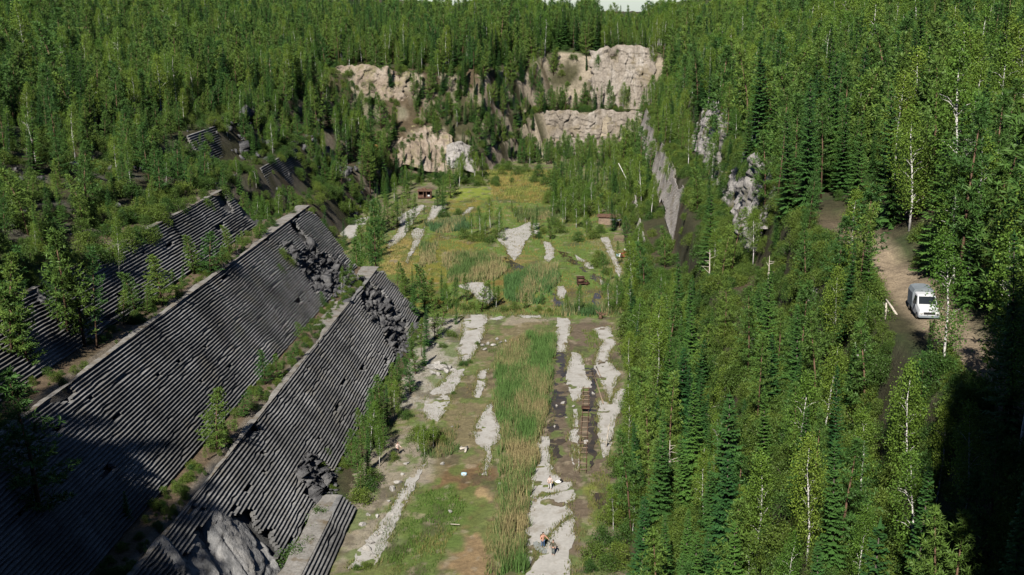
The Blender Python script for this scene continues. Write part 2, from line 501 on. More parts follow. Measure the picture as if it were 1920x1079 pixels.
def floor_mesh(name, x0, x1, y0, y1, st, label):
    fx = np.arange(x0, x1, st); fy = np.arange(y0, y1, st)
    X, Y = np.meshgrid(fx, fy, indexing='ij')
    wx = X + (fbm(X * .3, Y * .3, 51, 4) - .5) * 6; wy = Y + (fbm(X * .25, Y * .2, 57, 4) - .5) * 9
    nn = fbm(X * .4, Y * .4, 61, 4); nf = fbm(X * 1.5, Y * 1.5, 63, 3)
    col = np.zeros(X.shape + (3,)) + np.array((.15, .13, .085))
    col = blend(col, (.11, .125, .04), sstep(.45, .6, nn))
    for px, c, s in ZONES:
        m = in_poly(wx, wy, wpoly(px)).astype(float) * s
        for _ in range(2):
            m = (m + np.roll(m, 1, 0) + np.roll(m, -1, 0) + np.roll(m, 1, 1) + np.roll(m, -1, 1)) / 5
        col = blend(col, c, m)
    col = blend(col, (.085, .125, .03), sstep(.48, .62, fbm(X * .5, Y * .3, 71, 4)) * .75)
    col = blend(col, (.06, .05, .032), sstep(.58, .68, fbm(X * .35, Y * .2, 75, 4)) * .6)
    col = blend(col, (.24, .20, .14), sstep(.66, .74, fbm(X * .9, Y * .6, 73, 4)) * .6)
    col = col * (1.05 + .45 * nf)[..., None]
    Z = (nn - .5) * .34 + (nf - .5) * .16
    Z += sstep(0, 1, (height(X, Y, False) + .3) / 2) * 1.2 * 0
    edge = np.minimum.reduce([X - x0, x1 - X])
    Z -= sstep(2, 0, edge) * .4
    me = mesh_from(name, np.stack([X, Y, Z], -1).reshape(-1, 3), grid_faces(len(fx), len(fy)), [M['floor']], smooth=True, col=col.reshape(-1, 3))
    return add_obj(name, me, label=label, kind='structure')
floor_mesh('ground', -34, 9, 92, 212.05, .3, 'muddy overgrown floor of the front pit')
floor_mesh('ground', -84, 20, 212, 448, .55, 'marshy floor of the back pit')

# pale sawn stone showing through the mud
SLABS = [
    [(866, 591), (915, 588), (908, 625), (893, 655), (880, 676), (866, 678), (858, 655), (868, 625)],
    [(872, 690), (868, 705), (846, 742), (838, 765), (822, 790), (800, 782), (793, 768), (800, 742), (820, 725), (846, 698)],
    [(800, 868), (790, 890), (765, 935), (745, 975), (722, 1030), (705, 1062), (655, 1066), (672, 1030), (705, 1000), (728, 960), (748, 925), (775, 882)],
    [(896, 696), (916, 691), (911, 712), (902, 745), (888, 744), (894, 720)],
    [(921, 752), (926, 775), (938, 800), (936, 824), (920, 843), (921, 858), (912, 890), (905, 890), (910, 868), (914, 846), (893, 828), (889, 812), (897, 786), (912, 765)],
    [(1012, 816), (1029, 818), (1031, 850), (1034, 884), (1050, 896), (1072, 903), (1076, 912), (1040, 924), (1000, 933), (992, 931), (1000, 880)],
    [(1000, 935), (1040, 927), (1076, 918), (1078, 936), (1063, 944), (1072, 962), (1045, 985), (1030, 1000), (1010, 1030), (980, 1078), (986, 990), (988, 960)],
    [(1076, 968), (1078, 1000), (1068, 1040), (1072, 1085), (984, 1085), (1000, 1055), (1022, 1025), (1040, 996), (1055, 982)],
    [(1046, 596), (1069, 597), (1070, 615), (1064, 636), (1060, 660), (1041, 658), (1043, 625)],
    [(1072, 661), (1082, 660), (1091, 668), (1095, 690), (1100, 705), (1109, 716), (1108, 726), (1092, 726), (1089, 750), (1072, 752), (1064, 730), (1062, 695)],
    [(1118, 616), (1143, 611), (1148, 625), (1156, 645), (1142, 662), (1140, 675), (1155, 690), (1163, 700), (1152, 720), (1148, 745), (1143, 752), (1136, 735), (1122, 705), (1113, 690), (1118, 665), (1130, 640), (1112, 618)],
    [(1122, 748), (1146, 758), (1155, 735), (1165, 728), (1178, 729), (1175, 765), (1158, 778), (1150, 800), (1143, 852), (1132, 857), (1126, 842), (1120, 800)],
    [(1075, 768), (1083, 766), (1084, 800), (1080, 812), (1088, 818), (1084, 832), (1066, 826), (1068, 810), (1074, 800)],
    [(918, 598), (940, 593), (950, 595), (930, 600)],
    [(965, 592), (1012, 592), (1016, 597), (985, 596)],
    [(1074, 834), (1077, 834), (1076, 870), (1073, 870)],
    [(1084, 834), (1087, 834), (1087, 880), (1084, 880)],
    # back pit
    [(610, 383), (632, 380), (640, 393), (652, 402), (648, 412), (622, 414), (612, 398)],
    [(634, 418), (660, 412), (695, 405), (690, 418), (672, 430), (668, 444), (655, 447), (638, 440), (630, 428)],
    [(770, 392), (790, 384), (800, 387), (782, 404), (768, 428), (760, 442), (745, 455), (727, 466), (726, 456), (745, 437), (748, 420), (746, 408)],
    [(810, 386), (838, 383), (834, 396), (815, 410), (795, 425), (795, 440), (785, 458), (772, 478), (765, 494), (760, 490), (769, 470), (776, 450), (770, 436), (780, 428), (795, 430), (802, 408)],
    [(880, 389), (889, 388), (884, 396), (868, 405), (866, 401)],
    [(930, 441), (945, 428), (960, 430), (975, 424), (995, 415), (997, 440), (984, 455), (978, 472), (965, 489), (953, 476), (948, 462), (935, 452)],
    [(998, 420), (1012, 418), (1010, 440), (998, 436)],
    [(1016, 452), (1032, 455), (1040, 468), (1038, 482), (1030, 492), (1021, 487), (1024, 470)],
    [(856, 536), (880, 528), (905, 530), (922, 545), (930, 560), (912, 574), (895, 562), (880, 545)],
    [(1045, 537), (1057, 536), (1061, 545), (1060, 557), (1050, 562), (1044, 556)],
    [(1126, 446), (1141, 444), (1147, 462), (1160, 492), (1166, 510), (1160, 520), (1152, 500), (1144, 480), (1134, 462)],
    [(1170, 538), (1178, 545), (1184, 560), (1197, 566), (1196, 577), (1186, 572), (1176, 560)],
    [(1098, 490), (1110, 496), (1114, 504), (1104, 505), (1096, 498)],
    [(1124, 524), (1130, 526), (1133, 534), (1126, 533)],
    [(1078, 478), (1090, 486), (1100, 489), (1094, 492), (1082, 486)],
]
def slab(px, i, z=.055):
    w = wpoly(px, z)
    pts = []
    for k in range(len(w)):
        a, b = w[k], w[(k + 1) % len(w)]
        n = max(2, int(np.linalg.norm(b - a) / .35))
        for t in range(n): pts.append(a + (b - a) * t / n)
    pts = np.array(pts)
    nx = (fbm(pts[:, 0] * .7, pts[:, 1] * .7, 81 + i, 4) - .5) * .8
    ny = (fbm(pts[:, 0] * .7, pts[:, 1] * .7, 181 + i, 4) - .5) * 1.2
    pts = pts + np.stack([nx, ny], -1)
    bm = bmesh.new()
    vs = [bm.verts.new((p[0], p[1], z + .003 * (i % 5))) for p in pts]
    f = bm.faces.new(vs)
    bm.normal_update()
    if f.normal.z < 0: f.normal_flip()
    r = bmesh.ops.extrude_face_region(bm, geom=[f])
    for v in r['geom']:
        if isinstance(v, bmesh.types.BMVert): v.co.z -= .5
    bmesh.ops.recalc_face_normals(bm, faces=bm.faces[:])
    bmesh.ops.triangulate(bm, faces=bm.faces[:])
    me = bpy.data.meshes.new('stone_floor'); bm.to_mesh(me); bm.free()
    me.materials.append(M['slab'])
    add_obj('stone_floor', me, label='bare pale sawn stone showing through the pit floor', kind='structure')
for i, s in enumerate(SLABS): slab(s, i, .055 if i < 17 else .12)

# brown shallow water
def water(px, z=.02):
    w = wpoly(px, z)
    pts = []
    for k in range(len(w)):
        a, b = w[k], w[(k + 1) % len(w)]
        n = max(2, int(np.linalg.norm(b - a) / .6))
        for t in range(n): pts.append(a + (b - a) * t / n)
    pts = np.array(pts)
    pts[:, 0] += (fbm(pts[:, 0] * .5, pts[:, 1] * .5, 91, 4) - .5) * 2
    me = bpy.data.meshes.new('water')
    me.from_pydata([(p[0], p[1], z) for p in pts], [], [tuple(range(len(pts)))]); me.update()
    me.materials.append(M['water'])
    add_obj('water', me, label='shallow brown water standing on the pit floor', kind='structure')
water([(1042, 660), (1062, 662), (1064, 720), (1060, 800), (1045, 870), (1034, 880), (1030, 820), (1028, 780), (1040, 720)], .03)
water([(1098, 690), (1112, 690), (1122, 740), (1118, 800), (1120, 850), (1110, 880), (1104, 850), (1104, 760)], .03)
water([(1045, 470), (1062, 474), (1080, 490), (1105, 510), (1130, 520), (1150, 536), (1140, 545), (1110, 525), (1090, 505), (1060, 488)], .04)
water([(1036, 520), (1044, 535), (1042, 562), (1062, 566), (1062, 575), (1036, 575)], .04)
water([(1110, 548), (1128, 545), (1130, 568), (1112, 575)], .04)
water([(1110, 925), (1150, 922), (1148, 960), (1120, 966)], .03)
water([(950, 470), (958, 488), (985, 500), (975, 512), (955, 500), (944, 485)], .04)

# ------------------------------------------------------------------ sawn quarry walls: every saw ledge is a piece of its own
def ledged_wall(label, x0, z0, x1, z1, n, ya, yb, holes=(), side=-1, seed=0, mat='ledge', group=None, skip=.004, seg=1.0, xoff=None):
    """ledges run along Y; the wall climbs from (x0, z0) at its foot to (x1, z1) at its top"""
    Rh = np.random.default_rng(seed + 400)
    if (z1 - z0) > 5 and side < 0:      # knocked-off corners and spalled patches
        holes = list(holes) + [(Rh.uniform(ya, yb), Rh.uniform(z0, z1), Rh.uniform(.4, 2.4), Rh.uniform(.10, .32)) for _ in range(int((yb - ya) / 11))]
        holes += [(Rh.uniform(ya, yb), z1, Rh.uniform(.6, 2.2), Rh.uniform(.3, .8)) for _ in range(int((yb - ya) / 22))] + [(yb, Rh.uniform(z0, z1), 1.2, .8) for _ in range(3)]
    root = thing('quarry_wall', label, 'quarry wall', (x0, (ya + yb) / 2, z0), 0, group)
    dz = (z1 - z0) / n; dx = (x1 - x0) / n
    R = np.random.default_rng(seed)
    yy = np.arange(ya, yb + .01, seg)
    brk = np.cumsum(R.uniform(7, 24, 40)) + ya
    bz = R.normal(0, dz * .22, 60); bx_ = R.normal(0, abs(dx) * .18, 60); lean_ = R.uniform(-.5, .5)
    for k in range(n):
        zt = z0 + (k + 1) * dz
        xf = x0 + k * dx
        y = yy + (_hash(yy * 0 + k, yy, seed) - .5) * .5 * seg
        ox = (fbm(y * .12, y * 0 + k * .35, seed + 3, 3) - .5) * .09 + (_hash(y.round(), y * 0 + k, seed + 9) - .5) * .015
        oz = (fbm(y * .15, y * 0 + k * .4, seed + 5, 3) - .5) * .05 + (_hash(y.round(), y * 0 + k, seed + 19) - .5) * .02
        bi = np.searchsorted(brk, y + k * lean_)
        ox = ox + bx_[bi]; oz = oz + bz[bi]
        chip = (fbm(y * .35, y * 0 + k * 7.7, seed + 7, 3) > .73)
        ox = ox + side * -1 * 0
        xfront = xf + ox + chip * (np.sign(dx) * abs(dx) * .6)
        if xoff is not None: xfront = xfront + xoff(y)
        top = zt + oz
        lip = abs(dx) * .08 * np.sign(dx)
        back = y * 0 + xf + dx * 2.2 + (xoff(y) if xoff is not None else 0)
        keep = np.ones(len(y) - 1, bool)
        ym = (y[:-1] + y[1:]) / 2
        for (hy, hz, ry, rz) in holes:
            q = ((ym - hy) / ry) ** 2 + ((zt - hz) / rz) ** 2 + (fbm(ym * .25, ym * 0 + k * .3, seed + 23, 3) - .5) * 1.4
            keep &= q > 1
        keep &= R.random(len(ym)) > skip * .5
        rows = np.stack([
            np.stack([xfront + dx * .95, y, np.full_like(y, zt - dz * 1.3)], -1),
            np.stack([xfront + dx * .85, y, top - dz * .42], -1),
            np.stack([xfront + dx * .04, y, top - dz * .36], -1),
            np.stack([xfront, y, top - dz * .06], -1),
            np.stack([xfront + lip, y, top], -1),
            np.stack([back, y, top - .02], -1),
            np.stack([back, y, np.full_like(y, zt - dz * 1.6)], -1)], 1)          # (ny,7,3): sawn nose over an undercut, added to keep the risers dark
        verts = rows.reshape(-1, 3)
        faces = []
        for i in np.nonzero(keep)[0]:
            a, b = i * 7, (i + 1) * 7
            for j in range(5): faces.append((a + j, a + j + 1, b + j + 1, b + j))
            if i == 0 or not keep[i - 1]: faces.append(tuple(a + q for q in (6, 5, 4, 3, 2, 1, 0)))
            if i == len(keep) - 1 or not keep[i + 1]: faces.append(tuple(b + q for q in range(7)))
        if not faces: continue
        me = bpy.data.meshes.new('stone_ledge')
        me.from_pydata([tuple(v) for v in verts], [], faces); me.update()
        if side > 0: me.flip_normals()
        me.materials.append(M[mat])
        o = add_obj('stone_ledge', me, root)
        o.matrix_parent_inverse = Matrix.Translation((-x0, -(ya + yb) / 2, -z0))
    return root

ledged_wall('lowest of the three long sawn grey stone walls, beside the pit floor', -31, .6, -38.7, 9.5, 28, 58, 209,
            holes=[(193, 5.2, 7.0, 4.6), (187, 1.5, 5, 2.2), (103, 4.2, 8.5, 4.4), (129, 1.0, 4.5, 2.6)], seed=11)
ledged_wall('middle sawn grey stone wall between the two weedy ledge paths', -42.2, 9.65, -50.7, 21, 37, 58, 207,
            holes=[(189, 13.5, 8.5, 3.6), (196, 11.0, 6, 2.2), (193, 16.5, 2.0, 5)], seed=12)
ledged_wall('topmost sawn grey stone wall below the left hillside wood', -54.4, 21.1, -59.2, 27.5, 20, 92, 186, holes=[(181, 27, 3, 2.2)], seed=13)
ledged_wall('low sawn stone kerb of five ledges at the foot of the big walls', -26.3, 0.05, -28.1, 2.0, 6, 96, 124, seed=14)
ledged_wall('dark sawn wall patch below the pinkish bank, far side of the pit', -71.5, 10.5, -75.5, 19.6, 20, 262, 302, seed=15, xoff=lambda y: (y - 282) * -.02, holes=[(262, 10, 8, 5)])
ledged_wall('smaller dark sawn wall patch highest on the far hillside', -81.6, 22, -85.2, 29, 15, 244, 264, seed=16, holes=[(265, 22, 6, 4)])
ledged_wall('lower sunlit sawn wall behind the trees on the road side', 10.2, .3, 12.0, 6.6, 12, 225, 345, seed=17, side=1, mat='sunlit_ledge', holes=[(300, 1, 10, 4), (262, 5, 6, 2)])
ledged_wall('upper sunlit sawn wall half hidden by trees on the road side', 17.4, 7.8, 19.8, 18.6, 24, 225, 432, seed=18, side=1, mat='sunlit_ledge', holes=[(350, 18.5, 14, 2), (300, 19, 10, 1.5), (225, 16, 14, 5), (228, 9, 9, 3), (262, 19, 12, 2.2), (282, 8, 12, 1.6), (330, 8, 16, 1.5)])

# pale bench tops along the brinks
def bench_strip(x_out, x_in, z, ya, yb, seed):
    y = np.arange(ya, yb, .7)
    u = np.linspace(0, 1, 6)
    xi = x_in + (fbm(y * .15, y * 0, seed, 4) - .5) * 1.5
    X = x_out + (xi - x_out)[:, None] * u[None] ; Y = y[:, None] + 0 * X
    Z = z + (fbm(X * .8, Y * .8, seed + 2, 3) - .5) * .16 - sstep(.8, 1, u)[None] * .22
    me = mesh_from('path', np.stack([X, Y, Z], -1).reshape(-1, 3), grid_faces(len(y), 6)[:, ::-1], [M['bench']])
    add_obj('path', me, label='bare stone brink of a sawn terrace', kind='structure')
bench_strip(-38.6, -39.3, 9.62, 70, 182, 201)
bench_strip(-38.6, -41.4, 9.66, 168, 183, 202)
bench_strip(-38.4, -41.6, 9.64, 199, 208.5, 203)
bench_strip(-50.5, -51.3, 21.12, 70, 206, 204)
bench_strip(-50.5, -52.8, 21.16, 178, 207, 205)
bench_strip(-59.0, -59.6, 27.6, 100, 186, 206)
bench_strip(-28.0, -30.4, 2.06, 96, 124.5, 207)

# ------------------------------------------------------------------ rock faces and boulders
def facets(U, V, cell, seed):
    """split a surface into tilted angular blocks; returns height, nearness to a joint"""
    a, b = U / cell[0], V / cell[1]
    ia, ib = np.floor(a), np.floor(b)
    best = np.full(U.shape, 1e9); second = best.copy(); h = np.zeros(U.shape)
    for da in (-1, 0, 1):
        for db in (-1, 0, 1):
            ca, cb = ia + da, ib + db
            xa = ca + .15 + .7 * _hash(ca, cb, seed); xb = cb + .15 + .7 * _hash(ca, cb, seed + 1)
            d = (a - xa) ** 2 + (b - xb) ** 2
            hh = (_hash(ca, cb, seed + 2) - .5) + (_hash(ca, cb, seed + 3) - .5) * 1.3 * (a - xa) + (_hash(ca, cb, seed + 4) - .65) * 1.3 * (b - xb)
            closer = d < best
            second = np.where(closer, best, np.minimum(second, d))
            h = np.where(closer, hh, h); best = np.minimum(best, d)
    return h, np.sqrt(second) - np.sqrt(best)

def rock_face(name, label, bot, top, mat, nu=60, nv=24, amp=1.0, blk=.6, cell=(2.2, 2.0), seed=0, group=None, strata=0.0, name_cat='rock face'):
    """a rough sheet of rock from a foot line to a brink line, blocks proud and joints recessed"""
    bot = np.array(bot, float); top = np.array(top, float)
    def resample(p, n):
        L = np.r_[0, np.cumsum(np.linalg.norm(np.diff(p, axis=0), axis=1))]
        t = np.linspace(0, L[-1], n)
        return np.stack([np.interp(t, L, p[:, k]) for k in range(3)], -1), L[-1]
    B, L = resample(bot, nu); T, _ = resample(top, nu)
    q = np.linspace(0, L, nu)
    h0 = np.linalg.norm(T - B, axis=1).mean()
    T[:, 2] += (fbm(q * .22, q * 0, seed + 31, 4) - .55) * min(5.0, h0 * .35)
    sh = (fbm(q * .15, q * 0 + 5, seed + 33, 3) - .5) * 2.0
    T[:, 1] += sh; B[:, 1] += sh
    v = np.linspace(0, 1, nv)
    P = B[:, None] * (1 - v)[None, :, None] + T[:, None] * v[None, :, None]
    H = np.linalg.norm(T - B, axis=1).mean()
    U = np.linspace(0, L, nu)[:, None] + 0 * v[None]; Vv = v[None] * H + 0 * U
    du = np.gradient(P, axis=0); dv = np.gradient(P, axis=1)
    n = np.cross(du, dv); n /= np.linalg.norm(n, axis=-1, keepdims=True) + 1e-9
    to_cam = CAM - P
    n *= np.sign((n * to_cam).sum(-1, keepdims=True).mean())
    wu = U + (fbm(U * .2, Vv * .2, seed + 1, 2) - .5) * 2; wv = Vv + (fbm(U * .2, Vv * .2, seed + 2, 2) - .5) * 2 + U * .12
    h1, j1 = facets(wu, wv, cell, seed + 6)
    h2, j2 = facets(wu + 50, wv, (cell[0] * .42, cell[1] * .42), seed + 16)
    d = (fbm(U * .16, Vv * .13, seed + 4, 3) - .5) * 2.0 * amp + h1 * blk * 1.3 - (j1 < .07) * blk * .22 + h2 * blk * .5
    d = d + strata * (1 - ((wv / 3.4 + (fbm(U * .12, Vv * .1, seed + 12, 3) - .5) * 3.5) % 1.0))
    fade = sstep(0, .12, v) * sstep(0, .08, 1 - v)
    fu = sstep(0, .07, np.linspace(0, 1, nu)) * sstep(0, .07, 1 - np.linspace(0, 1, nu))
    d = d * (.25 + .75 * fade)[None] + .15
    edge = np.minimum(U, L - U) + (fbm(U * .25, Vv * .35, seed + 35, 4) - .5) * L * .18
    d = d - (1 - sstep(0, 2.0, edge)) * 3.0
    P = P + n * d[..., None]
    me = mesh_from(name, P.reshape(-1, 3), grid_faces(nu, nv), [M[mat]])
    return add_obj(name, me, None, label, name_cat, group)

def hp(x, y, dz=0):
    return (x, y, float(height(np.array([x]), np.array([y]), False)[0]) + dz)

# back cliffs, three tiers
rock_face('cliff', 'lowest pale cliff tier at the head of the pit', [(-16, 439.5, -.5), (2, 440, -.5), (22, 440, -.5)], [(-16, 440.6, 6), (2, 441, 6), (22, 441, 6)], 'cliff', 90, 24, .5, .8, seed=301, strata=.4)
rock_face('cliff', 'long pale cliff tier with a flat top, middle of the far cliffs', [(-20, 443.6, 5), (2, 443.6, 5), (24, 443.6, 5)], [(-20, 445, 15.6), (2, 445, 15.8), (24, 445, 15.8)], 'cliff', 150, 50, 1.1, .7, (2.4, 4.5), seed=302, strata=.3)
rock_face('cliff', 'highest pale cliff under the skyline wood', [(1, 452.5, 15.5), (10, 453, 15.5), (25, 454, 15.5)], [(-4, 461, 37.6), (10, 462, 38.4), (26, 461, 36.6)], 'cliff', 130, 90, 1.7, .85, (2.6, 5.5), seed=303, strata=.35)
rock_face('cliff', 'pinkish crumbling soil bank high on the far wooded slope', [(-92, 388, 23), (-78, 394, 24), (-62, 400, 22)], [(-92, 394, 33.5), (-78, 400, 35), (-60, 406, 33)], 'pink_cliff', 110, 50, 1.7, .7, (3, 4), seed=304, strata=.3)
rock_face('cliff', 'rust orange stained rock face at the back of the pit', [(-84, 364, -.3), (-76, 367.5, -.3), (-67, 372, -.3)], [(-84, 367, 10.5), (-76, 371, 11.5), (-67, 375.5, 10.5)], 'orange_cliff', 50, 26, .8, .9, seed=305)
rock_face('cliff', 'pale scree slope streaked with gullies above the little rusty hut', [(-62, 377, 5), (-54, 380, 2), (-42, 385, -.3)], [(-66, 391, 15), (-56, 394, 16.5), (-45, 395, 10)], 'pink_cliff', 90, 60, 1.6, .7, (2, 7), seed=306, strata=.3)
rock_face('cliff', 'smooth grey rock shoulder beside the pale scree slope', [(-47, 383, 3), (-43, 386, 2), (-37, 388, -.3)], [(-47, 388, 10), (-43, 390, 10), (-38, 392, 7)], 'right_cliff', 60, 40, .8, .6, (3, 3), seed=307, strata=.4)
# right-hand cliffs under the rim road
rock_face('cliff', 'grey jagged cliff below the rim road, nearest of the row', [(24.6, 120, 20), (25, 135, 20), (25.4, 150, 20)], [(26, 118, 28), (26.4, 135, 29.4), (26.8, 152, 28.6)], 'right_cliff', 110, 50, 1.2, 1.0, (1.4, 3.0), seed=311, strata=.2)
rock_face('cliff', 'largest grey jagged cliff between tall pines on the wooded slope', [(24.0, 168, 19.8), (24.8, 195, 19.8), (25.4, 236, 19.8)], [(27, 166, 31.0), (27.8, 195, 32.2), (28.4, 238, 31.4)], 'right_cliff', 150, 50, 1.5, 1.0, (1.4, 3.2), seed=312, strata=.15)
rock_face('cliff', 'high grey cliff furthest up the wooded slope', [(25.6, 244, 19.8), (26.2, 275, 19.8), (27, 312, 19.8)], [(29, 242, 32), (29.6, 275, 32.8), (30.2, 314, 31)], 'right_cliff', 150, 50, 1.5, 1.0, (1.4, 3.2), seed=313, strata=.15)
# breaks in the sawn walls
rock_face('rock_face', 'dark broken gap in the lowest sawn wall', [(-31.6, 184, .3), (-32.4, 192, .3), (-31.8, 201, .3)], [(-39.4, 180, 9.7), (-40, 191, 9.6), (-39.4, 202, 9.7)], 'rubble', 70, 60, .8, 1.1, (1.3, .9), seed=321, strata=.3)
rock_face('rock_face', 'dark broken gap in the middle sawn wall', [(-42.6, 180, 9.6), (-42.6, 190, 9.6), (-43, 204, 9.6)], [(-49.6, 178, 18.6), (-49.4, 188, 18.4), (-47, 203, 14.6)], 'rubble', 80, 60, .8, 1.1, (1.3, .9), seed=322, strata=.3)
rock_face('rock_face', 'big smooth grey rock bulging through the lowest sawn wall', [(-31.6, 91, .3), (-31.2, 101, .2), (-31.4, 111, .3)], [(-38.9, 94, 9.0), (-38.4, 104, 8.6), (-37.4, 115.5, 7.4)], 'grey_rock', 70, 56, .30, .38, (2.2, 4.0), seed=323, strata=.1)
rock_face('rock_face', 'cracked dark hollow low in the sawn wall by the bushes', [(-30.8, 124, .1), (-31.2, 129, .1), (-30.8, 134, .1)], [(-33.6, 124, 4), (-33.8, 129, 4.4), (-33.4, 134, 3.6)], 'rubble', 50, 36, .6, .8, (.9, .7), seed=324)

def rock_mesh(seed, flat=.7, sub=2):
    bm = bmesh.new()
    bmesh.ops.create_icosphere(bm, subdivisions=sub, radius=1)
    R = np.random.default_rng(seed)
    planes = R.normal(size=(11, 3)); planes /= np.linalg.norm(planes, axis=1, keepdims=True)
    off = R.uniform(.38, .72, 11)
    for v in bm.verts:
        p = np.array(v.co)
        for q, d in zip(planes, off):
            e = p @ q
            if e > d: p = p - q * (e - d)
        p = p * (1 + (_hash(np.array(int(p[0] * 97)), np.array(int(p[1] * 89 + p[2] * 31)), seed) - .5) * .08)
        v.co = (p[0] * 1.1, p[1] * .9, p[2] * flat)
    me = bpy.data.meshes.new('boulder'); bm.to_mesh(me); bm.free()
    return me
ROCKS = [rock_mesh(500 + i, .6 + .08 * i) for i in range(5)]
ROCKS_D = []
for m in ROCKS:
    d = m.copy(); d.materials.append(M['dark_boulder']); ROCKS_D.append(d); m.materials.append(M['boulder'])
def boulder(x, y, z, r, label, group, dark=False, i=0):
    me = (ROCKS_D if dark else ROCKS)[i % 5]
    o = add_obj('boulder', me, None, label, 'boulder', group, None, (x, y, z + r * .2))
    r = r * 1.35; o.scale = (r, r * random.uniform(.8, 1.2), r * random.uniform(.7, 1.1))
    o.rotation_euler = (random.uniform(-.3, .3), random.uniform(-.3, .3), random.uniform(0, 6.3))
    return o
def boulders_px(lst, label, group, dark=False, ground=False):
    for i, (px, py, r) in enumerate(lst):
        p = on_ground(px, py) if ground else on_z(px, py, .1)
        boulder(p[0], p[1], p[2] if ground else .05, r, label, group, dark, i)
boulders_px([(814, 690, 1.0), (822, 683, .8), (829, 692, .9), (836, 697, .7), (812, 700, .6), (842, 690, .6), (822, 702, .5), (850, 697, .5)],
            'white rubble boulder heaped beside the long pale slab', 'white boulders heaped by the slab')
boulders_px([(905, 648, .55), (915, 645, .45), (925, 648, .4), (938, 642, .35), (910, 655, .4), (932, 636, .35), (948, 640, .3)],
            'small pale rock on bare soil at the top of the reed strip', 'pale rocks above the reeds')
boulders_px([(695, 1018, .5), (705, 1005, .4), (688, 1030, .45), (700, 1042, .4), (722, 990, .35), (715, 1000, .3), (735, 965, .3), (680, 985, .35), (708, 968, .3), (690, 965, .3), (745, 905, .5), (755, 890, .35), (735, 918, .4), (728, 940, .3), (762, 870, .4)],
            'pale rock lying on the stony strip beside the low sawn kerb', 'rocks along the stony strip')
boulders_px([(1056, 756, .35), (1044, 761, .25), (1075, 762, .2), (1112, 738, .3), (1098, 829, .3), (1062, 783, .2), (866, 840, .3), (872, 842, .25), (848, 800, .2), (908, 795, .2), (1040, 800, .25), (870, 892, .3), (830, 870, .25), (845, 960, .3), (937, 907, .2)],
            'lone light stone on the brown mud of the pit floor', 'stones on the mud')
boulders_px([(20, 222, 1.6), (40, 232, 1.2), (65, 230, 1.4), (110, 228, 1.1), (150, 245, 1.3), (165, 255, 1.5), (180, 262, 1.1), (190, 272, .9), (205, 380, 1.0), (215, 390, .8), (140, 312, 1.0), (60, 560, 1.2), (75, 575, 1.0), (85, 600, 1.1), (100, 592, .8), (40, 515, 1.0), (15, 545, 1.3), (300, 215, 1.0), (232, 255, 1.0), (285, 240, .9)],
            'grey boulder on the shaded rocky hillside above the sawn walls', 'boulders on the rocky hillside', True, True)
boulders_px([(660, 560, 0.30), (690, 590, 0.36), (705, 600, 0.42), (720, 605, 0.36), (735, 622, 0.36), (720, 640, 0.30), (745, 640, 0.30), (560, 520, 0.42), (580, 540, 0.42), (600, 560, 0.36), (625, 565, 0.42), (640, 575, 0.30), (590, 520, 0.36), (605, 600, 0.36), (615, 585, 0.30), (612, 612, 0.30)],
            'dark angular block in the broken gap of the sawn walls', 'blocks in the broken gap', True, True)

def rubble_mass(spots, label, seed):
    R = np.random.default_rng(seed)
    bm = bmesh.new(); bmesh.ops.create_cube(bm, size=1.5)
    base = np.array([v.co for v in bm.verts]); fc = np.array([[v.index for v in f.verts] for f in bm.faces]); bm.free()
    V, Fc = [], []; o = 0
    for (x, y, z, sx, sy, n, r) in spots:
        for k in range(n):
            px, py = R.normal(x, sx), R.normal(y, sy)
            pz = float(height(np.array([px]), np.array([py]), False)[0]) + R.uniform(0, .5)
            rr = r * R.lognormal(-.35, .55) * np.array([R.uniform(.7, 1.4), R.uniform(.7, 1.4), R.uniform(.5, 1.0)])
            q = base * (1 + R.uniform(-.38, .38, (len(base), 3))) * rr
            a = R.uniform(0, 6.28, 3)
            m = np.array(Matrix.Rotation(a[0], 3, 'X') @ Matrix.Rotation(a[1], 3, 'Y') @ Matrix.Rotation(a[2], 3, 'Z'))
            V.append(q @ m.T + np.array([px, py, pz])); Fc.append(fc + o); o += len(base)
    me = mesh_from('rubble', np.concatenate(V), np.concatenate(Fc), [M['rubble']])
    add_obj('rubble', me, label=label, kind='stuff')
rubble_mass([(-35.5, 192, 5, 2.2, 4.0, 300, .26), (-45.5, 190, 13, 2.0, 4.2, 280, .26), (-31.5, 193, 1, 1.0, 5, 120, .3), (-42, 193, 9.7, .8, 5, 90, .28), (-31.2, 129, .5, .7, 2.4, 70, .28), (-30.4, 104, .4, .6, 4, 60, .3)], 'loose broken dark stone spilled in the gaps of the sawn walls', 901)
rubble_mass([(-72, 325, 12, 6, 14, 160, .5), (-84, 285, 25, 5, 16, 140, .5), (-75, 110, 31, 8, 34, 300, .38), (-70, 230, 8, 5, 10, 120, .45)], 'scattered broken rock on the dark slopes above the sawn walls', 902)

# ------------------------------------------------------------------ trees: a few of each kind, then copies
def tube_arrays(pts, rad, n=6):
    m = MB().tube(pts, rad, n)
    return np.array(m.v), m.f

class Leaves:
    def __init__(s): s.v = []; s.t = []
    def tri(s, a, b, c, t): s.v += [a, b, c]; s.t += [t] * 3
    def quad(s, a, b, c, d, t): s.tri(a, b, c, t); s.tri(a, c, d, t)

def blade(L, p, d, length, width, t, up=None):
    """a narrow kite of foliage from p along d"""
    d = d / (np.linalg.norm(d) + 1e-9)
    u = np.array([0, 0, 1.0]) if up is None else up
    s = np.cross(d, u); n = np.linalg.norm(s)
    s = s / n if n > 1e-4 else np.array([1.0, 0, 0])
    q = p + d * length * .45
    L.tri(p, q + s * width / 2, p + d * length, t)
    L.tri(p, p + d * length, q - s * width / 2, t)

